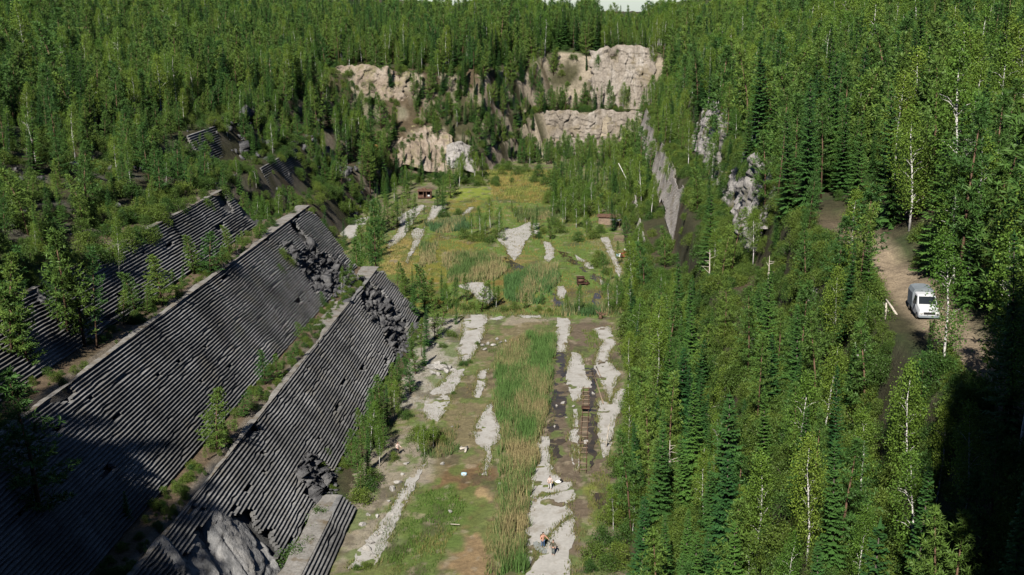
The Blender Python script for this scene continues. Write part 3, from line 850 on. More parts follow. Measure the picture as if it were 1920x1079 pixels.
def spruce_mesh(seed, h=14.0, rad=2.1, dens=1.0):
    R = np.random.default_rng(seed)
    L = Leaves()
    z = h * .06
    while z < h - .15:
        u = z / h
        ln = rad * (1 - u) ** .85 * (1 if u > .15 else .75 + u * 1.6) + .12
        nb = int(R.integers(6, 9)) if u < .85 else 5
        a0 = R.random() * 6.28
        lift = -.38 + .75 * u
        for k in range(nb):
            a = a0 + 6.283 * k / nb + R.normal() * .22
            l = ln * R.uniform(.65, 1.12)
            base = np.array([0, 0, z + R.normal() * .12])
            d = np.array([math.cos(a), math.sin(a), 0.0])
            s = np.array([-d[1], d[0], 0.0])
            nt = max(3, int(l / .20 * dens))
            tone = .25 + .5 * R.random()
            for j in range(nt):
                v = (j + .6) / nt
                p = base + d * l * v + np.array([0, 0, lift * l * v + .22 * l * v * v])
                tl = (.50 * l * (1 - v) ** .7 + .20) * R.uniform(.6, 1.1)
                for sg in (-1, 1):
                    dd = d * R.uniform(.55, .9) + s * sg * R.uniform(.5, .9) + np.array([0, 0, -.28 + R.normal() * .15])
                    blade(L, p, dd, tl * .8, .17 + .05 * R.random(), np.clip(tone + v * .35 + R.normal() * .1, 0, 1))
            blade(L, base, d + np.array([0, 0, lift + .1]), l * 1.05, .2, np.clip(tone + .2, 0, 1))
        z += (.50 - .2 * u) / math.sqrt(dens) * R.uniform(.8, 1.2)
    blade(L, np.array([0, 0, h - .5]), np.array([0, 0, 1.0]), .8, .15, .8, np.array([1.0, 0, 0]))
    blade(L, np.array([0, 0, h - .5]), np.array([0, 0, 1.0]), .8, .15, .8, np.array([0, 1.0, 0]))
    tv, tf = tube_arrays([(0, 0, -.6), (0, 0, h * .5), (0, 0, h * .97)], [.16, .09, .02], 6)
    return L, tv, tf

def pine_mesh(seed, h=10.0, rad=1.9, clear=.12):
    R = np.random.default_rng(seed)
    L = Leaves()
    z = h * clear
    bend = R.normal(size=2) * .02
    axis = lambda q: np.array([bend[0] * q * q / h * 3, bend[1] * q * q / h * 3, q])
    while z < h - .25:
        u = (z / h - clear) / (1 - clear)
        ln = rad * (1 - u ** 1.25) * (.62 + .5 * min(1, u * 4)) * .95 + .20
        nb = int(R.integers(4, 7))
        a0 = R.random() * 6.28
        for k in range(nb):
            a = a0 + 6.283 * k / nb + R.normal() * .3
            l = ln * R.uniform(.55, 1.15)
            base = axis(z + R.normal() * .15)
            el = .25 + .55 * u + R.normal() * .12
            d = np.array([math.cos(a), math.sin(a), 0.0]); s = np.array([-d[1], d[0], 0])
            nt = max(2, int(l / .30))
            tone = .2 + .5 * R.random()
            for j in range(nt):
                v = (j + 1) / nt
                if v < .25: continue
                for q in range(2 if v < .95 else 1):
                    p = base + d * l * v + s * R.normal() * .22 * l * (1 - .5 * v) + np.array([0, 0, l * v * el * (.45 + .65 * v)])
                    for t in range(11):
                        dd = np.array([R.normal(), R.normal(), R.normal() * .7 + .45]) + d * .5
                        blade(L, p, dd, R.uniform(.24, .44), .062, np.clip(tone + .3 * v + R.normal() * .12, 0, 1), np.array([R.normal(), R.normal(), R.normal()]))
        z += (.62 - .18 * u) * R.uniform(.8, 1.2)
    for t in range(10):
        blade(L, axis(h - .3), np.array([R.normal() * .4, R.normal() * .4, 1.0]), .5, .12, .8, np.array([R.normal(), R.normal(), 0.1]))
    tv, tf = tube_arrays([(0, 0, -.6), axis(h * .5), axis(h * .95)], [.13, .08, .025], 6)
    return L, tv, tf

def birch_mesh(seed, h=13.0, rad=1.7, clear=.25, nclump=120):
    R = np.random.default_rng(seed)
    L = Leaves()
    ph = R.random() * 6.28; am = R.uniform(.1, .35)
    axis = lambda q: np.array([math.sin(q * .35 + ph) * am * q / h * 2, math.cos(q * .3 + ph) * am * q / h * 2, q])
    verts, faces = [], []
    def add_tube(pts, rad_, n=5):
        v, f = tube_arrays(pts, rad_, n)
        o = sum(len(x) for x in verts)
        verts.append(v); faces.extend([tuple(i + o for i in q) for q in f])
    add_tube([axis(-.6), axis(h * .25), axis(h * .5), axis(h * .75), axis(h * .97)], [.13, .105, .08, .05, .015], 6)
    for k in range(nclump):
        u = R.random() ** .85
        z = h * (clear + (1 - clear) * u) * .97
        prof = math.sin(math.pi * min(1, (u * .86 + .12))) ** .8
        r = rad * prof * math.sqrt(R.uniform(.08, 1.0))
        a = R.random() * 6.283
        c = axis(z) + np.array([math.cos(a) * r, math.sin(a) * r, -.1 * r])
        if k % 6 == 0 and r > .5: add_tube([axis(z - r * .9), (axis(z - r * .5) + c) / 2, c], [.035, .022, .008], 4)
        tone = R.uniform(.15, .85)
        for j in range(int(R.integers(34, 54))):
            p = c + R.normal(size=3) * np.array([.32, .32, .42])
            nrm = R.normal(size=3) + np.array([0, 0, .5]); nrm /= np.linalg.norm(nrm)
            e = np.cross(nrm, R.normal(size=3)); e /= np.linalg.norm(e) + 1e-9
            f = np.cross(nrm, e)
            sz = R.uniform(.055, .115)
            L.quad(p - e * sz, p - f * sz * .7, p + e * sz, p + f * sz * .7, np.clip(tone + R.normal() * .15, 0, 1))
    return L, np.concatenate(verts), faces

def bush_mesh(seed, h=2.6, rad=1.8, nclump=60):
    R = np.random.default_rng(seed)
    L = Leaves()
    verts, faces = [], []
    for k in range(7):
        a = R.random() * 6.283; l = R.uniform(.4, .9)
        v, f = tube_arrays([(0, 0, -.3), (math.cos(a) * rad * .3 * l, math.sin(a) * rad * .3 * l, h * .5 * l), (math.cos(a) * rad * .7 * l, math.sin(a) * rad * .7 * l, h * .9 * l)], [.05, .035, .012], 4)
        o = sum(len(x) for x in verts); verts.append(v); faces.extend([tuple(i + o for i in q) for q in f])
    for k in range(nclump):
        a = R.random() * 6.283; u = R.random()
        r = rad * math.sqrt(R.random()) * math.sqrt(max(.05, 1 - u * u * .85)) * R.uniform(.8, 1.1)
        c = np.array([math.cos(a) * r, math.sin(a) * r, .2 + u * (h - .35)])
        tone = R.uniform(.1, .9)
        for j in range(42):
            p = c + R.normal(size=3) * .26
            nrm = R.normal(size=3) + np.array([0, 0, .6]); nrm /= np.linalg.norm(nrm)
            e = np.cross(nrm, R.normal(size=3)); e /= np.linalg.norm(e) + 1e-9
            f = np.cross(nrm, e); sz = R.uniform(.055, .11)
            L.quad(p - e * sz, p - f * sz * .6, p + e * sz, p + f * sz * .6, np.clip(tone + R.normal() * .15, 0, 1))
    return L, np.concatenate(verts), faces

KINDS = {}
def register(kind, makers, leaf, bark, names):
    out = []
    for i, (L, tv, tf) in enumerate(makers):
        lv = np.array(L.v); nl = len(lv)
        lf = np.arange(nl, dtype=np.int32).reshape(-1, 3)
        crown = mesh_from('crown', lv, lf, [M[leaf]], tint=np.array(L.t))
        trunk = mesh_from('trunk', tv, tf, [M[bark]], smooth=True)
        tri = []
        for f in tf:
            for q in range(1, len(f) - 1): tri.append((f[0], f[q], f[q + 1]))
        tri = np.array(tri) + nl
        full = mesh_from(names, np.concatenate([lv, tv]), np.concatenate([lf, tri]), [M[leaf], M[bark]],
                         midx=np.r_[np.zeros(len(lf)), np.ones(len(tri))], tint=np.r_[np.array(L.t), np.full(len(tv), .5)])
        out.append(dict(crown=crown, trunk=trunk, full=full, h=float(lv[:, 2].max())))
    KINDS[kind] = out
register('spruce', [spruce_mesh(1, 14, 2.0), spruce_mesh(2, 15, 1.7), spruce_mesh(3, 12, 2.2), spruce_mesh(4, 13, 1.5)], 'spruce', 'bark_grey', 'spruce_tree')
register('pine', [pine_mesh(11, 9, 1.9), pine_mesh(12, 11, 1.7, .2), pine_mesh(13, 8, 1.6), pine_mesh(14, 12, 1.7, .3)], 'pine', 'bark_pine', 'pine_tree')
register('birch', [birch_mesh(21, 13, 1.6), birch_mesh(22, 14, 1.45, .3), birch_mesh(23, 12, 1.9, .2), birch_mesh(24, 15, 1.6, .38)], 'birch', 'bark_birch', 'birch_tree')
register('bush', [bush_mesh(31), bush_mesh(32, 2.2, 2.0), bush_mesh(33, 3.4, 1.7, 80)], 'bush', 'bark_grey', 'willow_bush')
NAME = dict(spruce='spruce_tree', pine='pine_tree', birch='birch_tree', bush='willow_bush')
CAT = dict(spruce='tree', pine='tree', birch='tree', bush='bush')

def plant(kind, x, y, z, h, label, group=None, parts=True, rot=None, variant=None, slim=1.0):
    v = KINDS[kind][random.randrange(len(KINDS[kind])) if variant is None else variant]
    s = h / v['h']
    rz = random.uniform(0, 6.283) if rot is None else rot
    if parts:
        o = add_obj(NAME[kind], None, None, label, CAT[kind], group, None, (x, y, z))
        add_obj('trunk' if kind != 'bush' else 'stems', v['trunk'], o)
        add_obj('crown', v['crown'], o)
    else:
        o = add_obj(NAME[kind], v['full'], None, label, CAT[kind], group, None, (x, y, z))
    o.scale = (s * slim, s * slim, s)
    o.rotation_euler = (random.gauss(0, .035), random.gauss(0, .035), rz)
    return o

# trees and bushes that stand alone on the terraces and the pit floor (photograph position of the foot, height)
counts = dict(spruce=0, pine=0, birch=0, bush=0)
def row(items, label, group):
    for kind, px, py, h in items:
        p = on_ground(px, py)
        counts[kind] += 1
        plant(kind, p[0], p[1], p[2] - .05, h * 1.25, label.format(kind=dict(bush='willow bush').get(kind, kind)), group)
def one(kind, px, py, h, label, slim=1.0, variant=None):
    h = h * (1.2 if kind == 'pine' else 1.0); slim = slim * (1.12 if kind == 'pine' else 1.0)
    p = on_ground(px, py); counts[kind] += 1
    plant(kind, p[0], p[1], p[2] - .05, h, label, None, True, None, variant, slim)
# lower terrace path
one('pine', 408, 848, 6.2, 'bushy young pine, tallest on the lower ledge path', 1.25, 0)
one('pine', 498, 722, 4.0, 'slim young pine halfway along the lower ledge path', 1.1, 0)
one('pine', 520, 716, 3.0, 'short pine beside the slim one on the lower ledge path', 1.3, 2)
one('pine', 546, 680, 2.6, 'small dark pine on the lower ledge path below the broken gap', 1.4, 2)
one('pine', 568, 640, 2.4, 'round little pine at the end of the lower ledge path', 1.6, 2)
one('pine', 456, 784, 2.8, 'small pine next to the tallest one on the lower ledge path', 1.3, 2)
one('bush', 360, 880, 1.2, 'yellowish low bush on the lower ledge path')
one('bush', 335, 925, 1.4, 'brownish low bush at the shaded end of the lower ledge path')
one('spruce', 240, 985, 3.6, 'lone little spruce in the shade at the near end of the lower ledge path', 1.3)
one('pine', 80, 985, 12.0, 'tall ragged pine standing in deep shade in front of the middle wall', 1.1, 0)
# upper terrace path
one('pine', 395, 518, 5.2, 'broad bushy pine on the upper ledge path', 1.6, 0)
one('pine', 365, 515, 5.0, 'slim pine beside the broad one on the upper ledge path', 1.1, 2)
one('pine', 432, 480, 4.0, 'thin pine on the upper ledge path beyond the broad one', 1.0, 2)
one('pine', 305, 575, 5.6, 'well-shaped young pine on the upper ledge path', 1.3, 0)
one('pine', 255, 588, 4.6, 'dark young pine near the leaning stump on the upper ledge path', 1.3, 2)
one('pine', 232, 610, 3.4, 'short dark pine at the shaded end of the upper ledge path', 1.2, 2)
one('pine', 285, 575, 2.4, 'tiny pine between two taller ones on the upper ledge path', 1.2, 2)
one('pine', 487, 450, 2.8, 'small round pine high on the upper ledge path', 1.6, 0)
one('pine', 516, 432, 2.2, 'smaller round pine next up the upper ledge path', 1.7, 2)
one('bush', 548, 405, 2.0, 'dark bush at the far end of the upper ledge path')
row([('pine', 470, 770, 2.2), ('pine', 480, 755, 1.8), ('pine', 532, 700, 2.0), ('pine', 555, 668, 1.8), ('pine', 585, 630, 1.6), ('pine', 425, 830, 2.2), ('pine', 385, 868, 1.8), ('pine', 440, 812, 1.8)], 'knee-high young {kind} on the lower ledge path', 'saplings on the lower ledge path')
row([('pine', 330, 556, 3.0), ('pine', 345, 545, 2.6), ('pine', 415, 500, 2.6), ('pine', 455, 470, 2.4), ('pine', 500, 442, 2.0), ('pine', 275, 590, 2.6), ('pine', 470, 462, 2.0), ('birch', 445, 478, 2.6)], 'young {kind} sapling on the upper ledge path', 'saplings on the upper ledge path')
row([('pine', 130, 640, 11), ('pine', 160, 650, 10), ('pine', 182, 655, 9), ('pine', 110, 625, 8)], 'tall {kind} in the dense clump where the upper ledge path meets the hillside', 'pine clump above the ledge path')
row([('pine', 40, 690, 10), ('pine', 60, 700, 8), ('pine', 22, 680, 9)], 'shaded {kind} among dark rocks at the edge of the sawn walls', 'shaded pines by the rocks')
one('birch', 224, 535, 9.0, 'lone thin birch with bare white stem in front of the topmost wall', .7, 1)
# on the walls
row([('bush', 535, 500, 1.8), ('bush', 525, 490, 2.0), ('bush', 545, 505, 1.5), ('bush', 520, 515, 1.6)], '{kind} growing in the broken gap of the middle wall', 'bushes in the broken gap')
row([('bush', 445, 625, .7), ('bush', 272, 665, 1.0), ('bush', 210, 705, 1.1), ('bush', 545, 790, 1.0), ('bush', 556, 800, .8), ('bush', 620, 830, 1.4), ('bush', 610, 860, 1.3), ('bush', 600, 890, 1.6), ('bush', 600, 905, 1.2), ('bush', 475, 555, .6), ('bush', 650, 712, .5), ('bush', 262, 790, .8)],
    'small {kind} rooted in a crack of a sawn wall', 'bushes in the wall cracks')
one('birch', 640, 545, 4.5, 'thin young birch on the broken corner of the middle wall', .8, 1)
one('pine', 652, 540, 4.2, 'young pine on the broken corner of the middle wall', .9, 2)
one('pine', 605, 575, 2.0, 'small pine on the rubble behind the lower ledge path', 1.3, 2)
one('bush', 675, 545, 2.0, 'bush beside the pale block at the wall corner')
# along the foot of the lowest wall
row([('pine', 700, 835, 6.5), ('pine', 680, 860, 5.5), ('pine', 715, 800, 6), ('pine', 735, 770, 6), ('spruce', 690, 890, 5), ('pine', 672, 910, 5), ('pine', 745, 740, 5), ('pine', 720, 850, 4.5), ('pine', 705, 815, 6), ('pine', 690, 870, 5.5), ('spruce', 728, 800, 5), ('pine', 660, 880, 4.5), ('pine', 752, 760, 4.5), ('birch', 712, 880, 5), ('birch', 695, 850, 6), ('pine', 675, 930, 4), ('birch', 740, 790, 5)], 'young {kind} in the thicket at the foot of the lowest wall', 'thicket at the wall foot')
row([('bush', 690, 925, 2), ('bush', 675, 945, 2), ('bush', 700, 910, 2), ('bush', 600, 990, 2.2), ('bush', 590, 1020, 2.0), ('bush', 575, 1045, 2.2), ('bush', 550, 1065, 2.4), ('bush', 610, 1000, 1.6), ('bush', 740, 870, 1.6), ('bush', 685, 1075, 1.2), ('bush', 670, 1075, 1.0), ('bush', 760, 790, 1.6)], 'leafy {kind} at the foot of the lowest wall', 'bushes at the wall foot')
row([('pine', 780, 705, 5), ('spruce', 795, 690, 4.5), ('pine', 770, 740, 5), ('pine', 790, 670, 5.5), ('spruce', 800, 650, 6), ('pine', 815, 640, 6.5), ('pine', 770, 655, 4), ('pine', 828, 615, 5), ('spruce', 775, 600, 6), ('pine', 798, 590, 8), ('pine', 810, 588, 6), ('pine', 820, 640, 4), ('spruce', 855, 612, 4)], 'young {kind} between the end of the lowest wall and the long pale slab', 'trees at the end of the lowest wall')
row([('bush', 868, 690, 1.2), ('bush', 880, 685, 1.0), ('bush', 895, 650, .9), ('bush', 845, 635, 1.5), ('bush', 830, 655, 1.2), ('bush', 850, 745, .9), ('bush', 830, 690, 1.0)], 'low {kind} beside the long pale slab', 'bushes beside the long slab')
row([('birch', 798, 862, 4), ('birch', 812, 845, 3.6), ('birch', 785, 850, 3.5), ('bush', 800, 835, 2.2), ('bush', 815, 830, 2), ('bush', 780, 830, 2), ('bush', 830, 838, 1.6)], 'thin young {kind} on the strip below the long pale slab', 'saplings below the long slab')
# between the two pits
row([('birch', 840, 585, 5), ('bush', 855, 580, 2), ('bush', 885, 585, 1.8), ('bush', 905, 583, 1.8), ('birch', 930, 580, 4), ('bush', 945, 588, 1.5), ('bush', 965, 585, 1.8), ('pine', 935, 572, 3), ('pine', 985, 582, 3), ('bush', 1010, 588, 1.4), ('bush', 870, 586, 1.6), ('birch', 1085, 592, 5), ('birch', 1062, 590, 3.4), ('bush', 1080, 590, 2.0), ('bush', 1100, 588, 1.8), ('birch', 1140, 592, 6), ('birch', 1155, 590, 6.5), ('bush', 1150, 590, 2.2), ('bush', 1170, 588, 2.4), ('bush', 1030, 590, 1.2), ('birch', 920, 570, 3), ('pine', 970, 565, 2.5), ('pine', 1018, 575, 2.2)],
    'young {kind} in the green belt between the two pits', 'belt between the two pits')
# right edge of the front pit
row([('bush', 1175, 640, 3.2), ('bush', 1190, 620, 3.5), ('bush', 1210, 610, 3.6), ('bush', 1180, 665, 3.2), ('bush', 1200, 650, 3.4), ('bush', 1220, 640, 3.4), ('bush', 1185, 690, 2.8), ('bush', 1205, 680, 3), ('bush', 1200, 715, 2.6), ('bush', 1215, 705, 2.6), ('bush', 1230, 600, 3.4), ('bush', 1205, 590, 3.2), ('bush', 1225, 670, 3), ('bush', 1190, 735, 2.0), ('bush', 1180, 860, 1.6), ('bush', 1195, 790, 1.6)],
    'yellow-green {kind} massed along the road-side edge of the front pit', 'willows on the pit edge')
row([('bush', 1150, 880, 1.8), ('bush', 1165, 900, 2.2), ('bush', 1160, 950, 2.6), ('bush', 1150, 990, 2.6), ('bush', 1130, 1030, 2.4), ('bush', 1115, 1060, 2.4), ('bush', 1175, 985, 3), ('bush', 1170, 1030, 3), ('bush', 1160, 1070, 3), ('bush', 1195, 940, 3), ('bush', 1140, 1075, 2), ('birch', 1165, 930, 5), ('birch', 1150, 1000, 5), ('birch', 1190, 900, 5), ('bush', 1180, 840, 1.6), ('bush', 1105, 1080, 1.8), ('birch', 1185, 1010, 5.5), ('birch', 1165, 860, 4)],
    'leafy {kind} on the near road-side edge of the pit floor', 'bushes on the near pit edge')
# back pit
row([('pine', 665, 470, 5), ('pine', 680, 458, 6), ('pine', 695, 448, 6), ('pine', 705, 440, 7), ('spruce', 690, 462, 5), ('pine', 715, 425, 6), ('pine', 728, 415, 6), ('pine', 745, 405, 5), ('pine', 650, 480, 4), ('pine', 672, 482, 4), ('spruce', 720, 438, 6)],
    'young {kind} in the row slanting across the back pit', 'slanting row of young trees')
row([('pine', 745, 545, 5), ('pine', 760, 560, 5), ('spruce', 775, 570, 6), ('pine', 755, 535, 4), ('pine', 785, 568, 5)], '{kind} just behind the end of the lowest wall', 'trees behind the wall end')
row([('birch', 900, 440, 6), ('birch', 920, 430, 7), ('birch', 885, 445, 5), ('bush', 870, 450, 2.6), ('bush', 905, 455, 3), ('bush', 930, 450, 2.5), ('birch', 935, 440, 6), ('bush', 890, 455, 2.2), ('birch', 910, 445, 5), ('bush', 918, 458, 2)], '{kind} in the small grove in the middle of the marsh', 'grove in the marsh')
row([('birch', 985, 420, 4), ('pine', 1000, 452, 5), ('spruce', 1005, 435, 6), ('pine', 1032, 452, 5), ('bush', 1010, 450, 2), ('bush', 1050, 440, 3), ('bush', 1070, 420, 3), ('birch', 1080, 430, 6), ('birch', 1060, 415, 7), ('bush', 1100, 430, 3), ('birch', 1095, 415, 7), ('bush', 1085, 455, 2.5), ('birch', 1050, 400, 8), ('birch', 1075, 395, 8), ('birch', 1110, 400, 8), ('bush', 1110, 450, 2.6), ('birch', 1035, 410, 6), ('bush', 1040, 425, 2.4), ('bush', 1020, 440, 2), ('birch', 1125, 420, 6), ('bush', 1125, 440, 2.4), ('birch', 1055, 425, 6), ('birch', 1100, 440, 5), ('bush', 1045, 375, 5), ('bush', 1065, 385, 5), ('bush', 1085, 375, 5), ('bush', 1060, 365, 5), ('bush', 1100, 385, 5), ('bush', 1080, 410, 4.5), ('bush', 1100, 405, 4.5), ('bush', 1060, 400, 4.5), ('bush', 1030, 385, 4), ('bush', 1120, 380, 5), ('bush', 1140, 390, 5), ('bush', 1160, 400, 4.5), ('bush', 1040, 350, 5), ('bush', 1010, 335, 4.5)],
    '{kind} in the wood at the head of the back pit', 'wood in the back pit')
row([('bush', 1120, 495, 3), ('bush', 1130, 500, 2.6), ('bush', 1115, 505, 2), ('bush', 1140, 520, 2), ('birch', 1178, 498, 6), ('birch', 1190, 520, 6), ('bush', 1185, 545, 2), ('birch', 1195, 490, 7), ('birch', 1200, 540, 5), ('bush', 1165, 560, 2.2), ('birch', 1155, 430, 5), ('birch', 1165, 425, 6)],
    '{kind} beside the stone track on the edge of the back pit', 'plants by the stone track')
row([('pine', 760, 440, 2.2), ('pine', 795, 405, 2.5), ('bush', 830, 410, 2.4), ('bush', 860, 405, 2.0), ('birch', 965, 410, 3), ('pine', 945, 455, 3), ('pine', 960, 400, 3)], 'lone small {kind} on the floor of the back pit', 'lone saplings in the back pit')
row([('bush', 940, 330, 3), ('bush', 955, 322, 3.2), ('bush', 970, 330, 3), ('bush', 985, 325, 3), ('bush', 930, 345, 2.2), ('bush', 1000, 345, 2.5), ('bush', 1020, 350, 3), ('bush', 960, 345, 2)], 'yellow-green {kind} on the grassy rise at the head of the pit', 'bushes on the grassy rise')
row([('pine', 770, 350, 7), ('spruce', 790, 335, 9), ('spruce', 745, 340, 9), ('spruce', 760, 330, 8), ('spruce', 815, 345, 8), ('birch', 870, 340, 8), ('birch', 890, 340, 8), ('birch', 860, 345, 7), ('pine', 730, 335, 7), ('pine', 640, 340, 6), ('pine', 700, 360, 6), ('pine', 680, 365, 5), ('pine', 720, 365, 6), ('pine', 660, 372, 4), ('pine', 740, 372, 5), ('spruce', 700, 385, 4), ('pine', 690, 398, 4), ('pine', 640, 378, 4), ('birch', 905, 335, 7)],
    '{kind} at the foot of the scree near the little rusty hut', 'trees near the rusty hut')

# the wood: scattered on a jittered grid, thinned where the photograph shows rock, road or sawn stone
OPEN = [  # what the photograph shows of rock, stone and huts between the trees, and how thoroughly it stays open
    ([(1702, 395), (1732, 395), (1745, 600), (1670, 612), (1662, 572), (1700, 500)], .97),
    ([(1615, 625), (1700, 620), (1690, 690), (1630, 700)], .85),
    ([(1185, 285), (1235, 290), (1330, 470), (1290, 500), (1232, 500), (1195, 380)], .93),
    ([(1190, 425), (1206, 425), (1222, 520), (1200, 540)], .7),
    ([(1285, 215), (1345, 215), (1470, 330), (1475, 430), (1410, 520), (1400, 640), (1345, 640), (1360, 450), (1330, 340)], .76),
    ([(1085, 115), (1245, 120), (1235, 185), (1215, 290), (1030, 295), (1025, 215), (1110, 215), (1115, 185)], .25),
    ([(585, 150), (712, 138), (706, 198), (640, 202), (590, 188)], .5),
    ([(700, 230), (770, 230), (855, 335), (760, 310), (715, 285)], .45),
    ([(640, 295), (695, 295), (690, 345), (645, 345)], .75),
    ([(330, 225), (480, 215), (540, 250), (500, 300), (420, 300)], .5),
    ([(0, 215), (200, 230), (230, 300), (180, 330), (0, 300)], .3),
    ([(495, 310), (607, 286), (612, 342), (510, 352)], .85),
    ([(425, 256), (482, 253), (502, 292), (450, 292)], .85),
    ([(608, 378), (692, 385), (690, 447), (628, 447)], .85),
    ([(722, 383), (842, 380), (768, 497), (718, 470)], .9),
    ([(1120, 398), (1178, 398), (1182, 487), (1120, 458)], .9),
    ([(782, 348), (814, 348), (814, 376), (782, 376)], .97),
]
def sight_lines(X, Y, Z, Hh, rad, seed):
    R = np.random.default_rng(seed)
    keep = np.ones(len(X), bool)
    dist = np.sqrt(X ** 2 + Y ** 2 + (Z - CAM[2]) ** 2)
    for px, pr in OPEN:
        c = np.mean(px, 0); far_ = np.linalg.norm(on_ground(c[0], c[1]) - CAM)
        hit = np.zeros(len(X), bool)
        for f in (.1, .4, .7, .95):
            q = project(np.stack([X, Y, Z + Hh * f], -1))
            for o in (-1, 0, 1):
                hit |= in_poly(q[:, 0] + o * rad * (1 - f) * F / q[:, 2], q[:, 1], px)
        keep &= ~(hit & (dist < far_ - 2) & (R.random(len(X)) < pr))
    return keep

def wood():
    st = 3.05
    gx_, gy_ = np.meshgrid(np.arange(-190, 150, st), np.arange(-26, 640, st), indexing='ij')
    X = (gx_ + rng.uniform(-.5, .5, gx_.shape) * st * .95).ravel(); Y = (gy_ + rng.uniform(-.5, .5, gx_.shape) * st * .95).ravel()
    Z = height(X, Y)
    e = .8
    sl = np.hypot((height(X + e, Y, False) - height(X - e, Y, False)), (height(X, Y + e, False) - height(X, Y - e, False))) / (2 * e)
    dens = .80 + .5 * (fbm(X * .05, Y * .05, 111, 3) - .5)
    dens = np.where(Z < .6, 0, dens)
    dens = np.where((X > -62.5) & (X < -20) & (Y < 210) & (Y > 55), 0, dens)
    # rocky hillside over the sawn walls
    hill = (X < -62.5) & (X > -92) & (Y < 195)
    dens = np.where(hill, .64 + .7 * (fbm(X * .12, Y * .08, 115, 3) - .5), dens)
    # far patches of sawn stone, soil banks and cliffs stay open
    for (x0, x1, y0, y1, f) in [(-78, -60, 262, 303, .12), (-88, -78, 243, 265, .1), (-92, -60, 386, 408, .22), (-66, -40, 376, 398, .42), (-84, -66, 362, 376, .12),
                                (-16, 24, 438, 446, .05), (-3, 25, 452, 463, .34), (-20, 24, 446, 452, .75)]:
        m = (X > x0) & (X < x1) & (Y > y0) & (Y < y1)
        dens = np.where(m, dens * f / .8, dens)
    flo = Z < .6
    zn = fbm(X * .07, Y * .07, 117, 3) - .5
    for (x0, x1, y0, y1, f) in [(-12, 16, 335, 440, .8), (-42, -12, 412, 440, .9), (-76, -40, 318, 376, .42), (2, 14, 215, 335, .55), (-60, -44, 222, 300, .45), (-42, -16, 212, 222, .35)]:
        m = flo & (X > x0) & (X < x1) & (Y > y0) & (Y < y1)
        dens = np.where(m, f + zn * .8, dens)
    dens = np.where((sl > 1.8) & (X > -18) & (Y > 436), dens * .4, dens)
    dens = np.where((X > 9) & (X < 28) & (Y < 240) & (Z > 1), np.maximum(dens, .85), dens)
    dens = np.where((X > 8) & (X < 21.5) & (Y > 222) & (Y < 432) & (Z > .6) & (Z < 19.5), dens * .28, dens)
    for (y0, y1) in ((120, 150), (168, 236), (244, 312)):
        m = (X > 19.5) & (X < 28.5) & (Y > y0) & (Y < y1); dens = np.where(m, dens * .2, dens)
    rx = 30 + (fbm(Y * .03, Y * 0, 3, 2) - .5) * 2
    dens = np.where((np.abs(X - rx) < 2.7) & (Y > 78) & (Y < 150), 0, dens)
    dens = np.where((Y < 58) & (Z > 30), .85, dens)
    keep = rng.random(len(X)) < dens
    P = project(np.stack([X, Y, Z], -1))
    T = project(np.stack([X, Y, Z + 12], -1))
    inside = (P[:, 2] > 5) & (T[:, 0] > -10) & (T[:, 0] < W + 10) & (P[:, 1] > -30) & (T[:, 1] < HP + 10)
    near = (P[:, 2] > 5) & (np.abs(T[:, 0] - W / 2) < W * .62) & (P[:, 1] > -60)
    too_close = near & (P[:, 2] < 50) & (np.abs(T[:, 0] - W / 2) < W * .56)
    spur = ((X < -26) | (X > 15) | (Y < 2)) & (Y < 60)
    keep &= (near | (spur & (Y < 60))) & ~too_close
    dist = np.hypot(X, Y)
    keep &= ~((dist < 58) & (X > -.58 * Y - 5) & (X < .43 * Y + 2.2))
    # stems in front of the van and the road clearing would hide them
    clear = (P[:, 0] > 1672) & (P[:, 0] < 1752) & (P[:, 1] > 560) & (P[:, 1] < 900)
    X, Y, Z, P, inside, spur, sl, flo, clear = (q[keep] for q in (X, Y, Z, P, inside, spur, sl, flo, clear))
    n = len(X)
    r = rng.random(n)
    nb = fbm(X * .035, Y * .035, 121, 3)
    right = X > 4; back = Y > 330
    p_b = np.where(right, .34, .14) + (nb - .5) * 1.1
    p_s = np.where(right, .44, .46) + (.5 - nb) * .5
    nearr = right & (Y < 175) & (X < 27); p_b = np.where(nearr, p_b * .9, p_b); p_s = np.where(nearr, p_s + .1, p_s)
    p_b = np.clip(p_b, .08, .75); p_s = np.clip(p_s, .12, .6) * (1 - p_b)
    kind = np.where(r < p_b, 2, np.where(r < p_b + p_s, 0, 1))
    hgt = rng.normal(13.0, 3.2, n)
    low = ((X < -60) & (Y < 190)) ; hgt = np.where(X < -55, hgt * .87, hgt); hgt = np.where(low, np.where(X > -90, rng.normal(6.9, 2.2, n), rng.normal(9.5, 2.6, n)), hgt)
    slopezone = (X > 4) & (X < 26) ; hgt = np.where(slopezone, rng.normal(9.5, 2.0, n), hgt)
    mid = (X < -55) & (Y > 190) & (Y < 330) & (X > -95); hgt = np.where(mid, rng.normal(6.5, 1.5, n), hgt)
    bk = (Y > 360) & (Z < 33) & (Z > 1) & (X < 26); hgt = np.where(bk, rng.normal(9, 1.8, n), hgt)
    hgt = np.where((spur | ((X < -55) & (Y < 112))) & ~inside, rng.normal(20, 1.8, n), hgt)
    hgt = np.where((X > -51.5) & (X < -20) & (Y < 60), np.minimum(hgt, rng.normal(12, 1.5, n)), hgt)
    # sight lines kept to the van and the open track beside it
    hgt = np.where(flo, rng.normal(6.0, 1.6, n) + (Y > 400) * 2, hgt)
    # what stands between the camera and the van stays low enough to see it
    lim = np.where(clear, np.maximum(1.5, (P[:, 1] - 592) * P[:, 2] / F * 1.0), 30)
    hgt = np.minimum(np.clip(hgt, 3.0, 23), np.maximum(lim, 1.2))
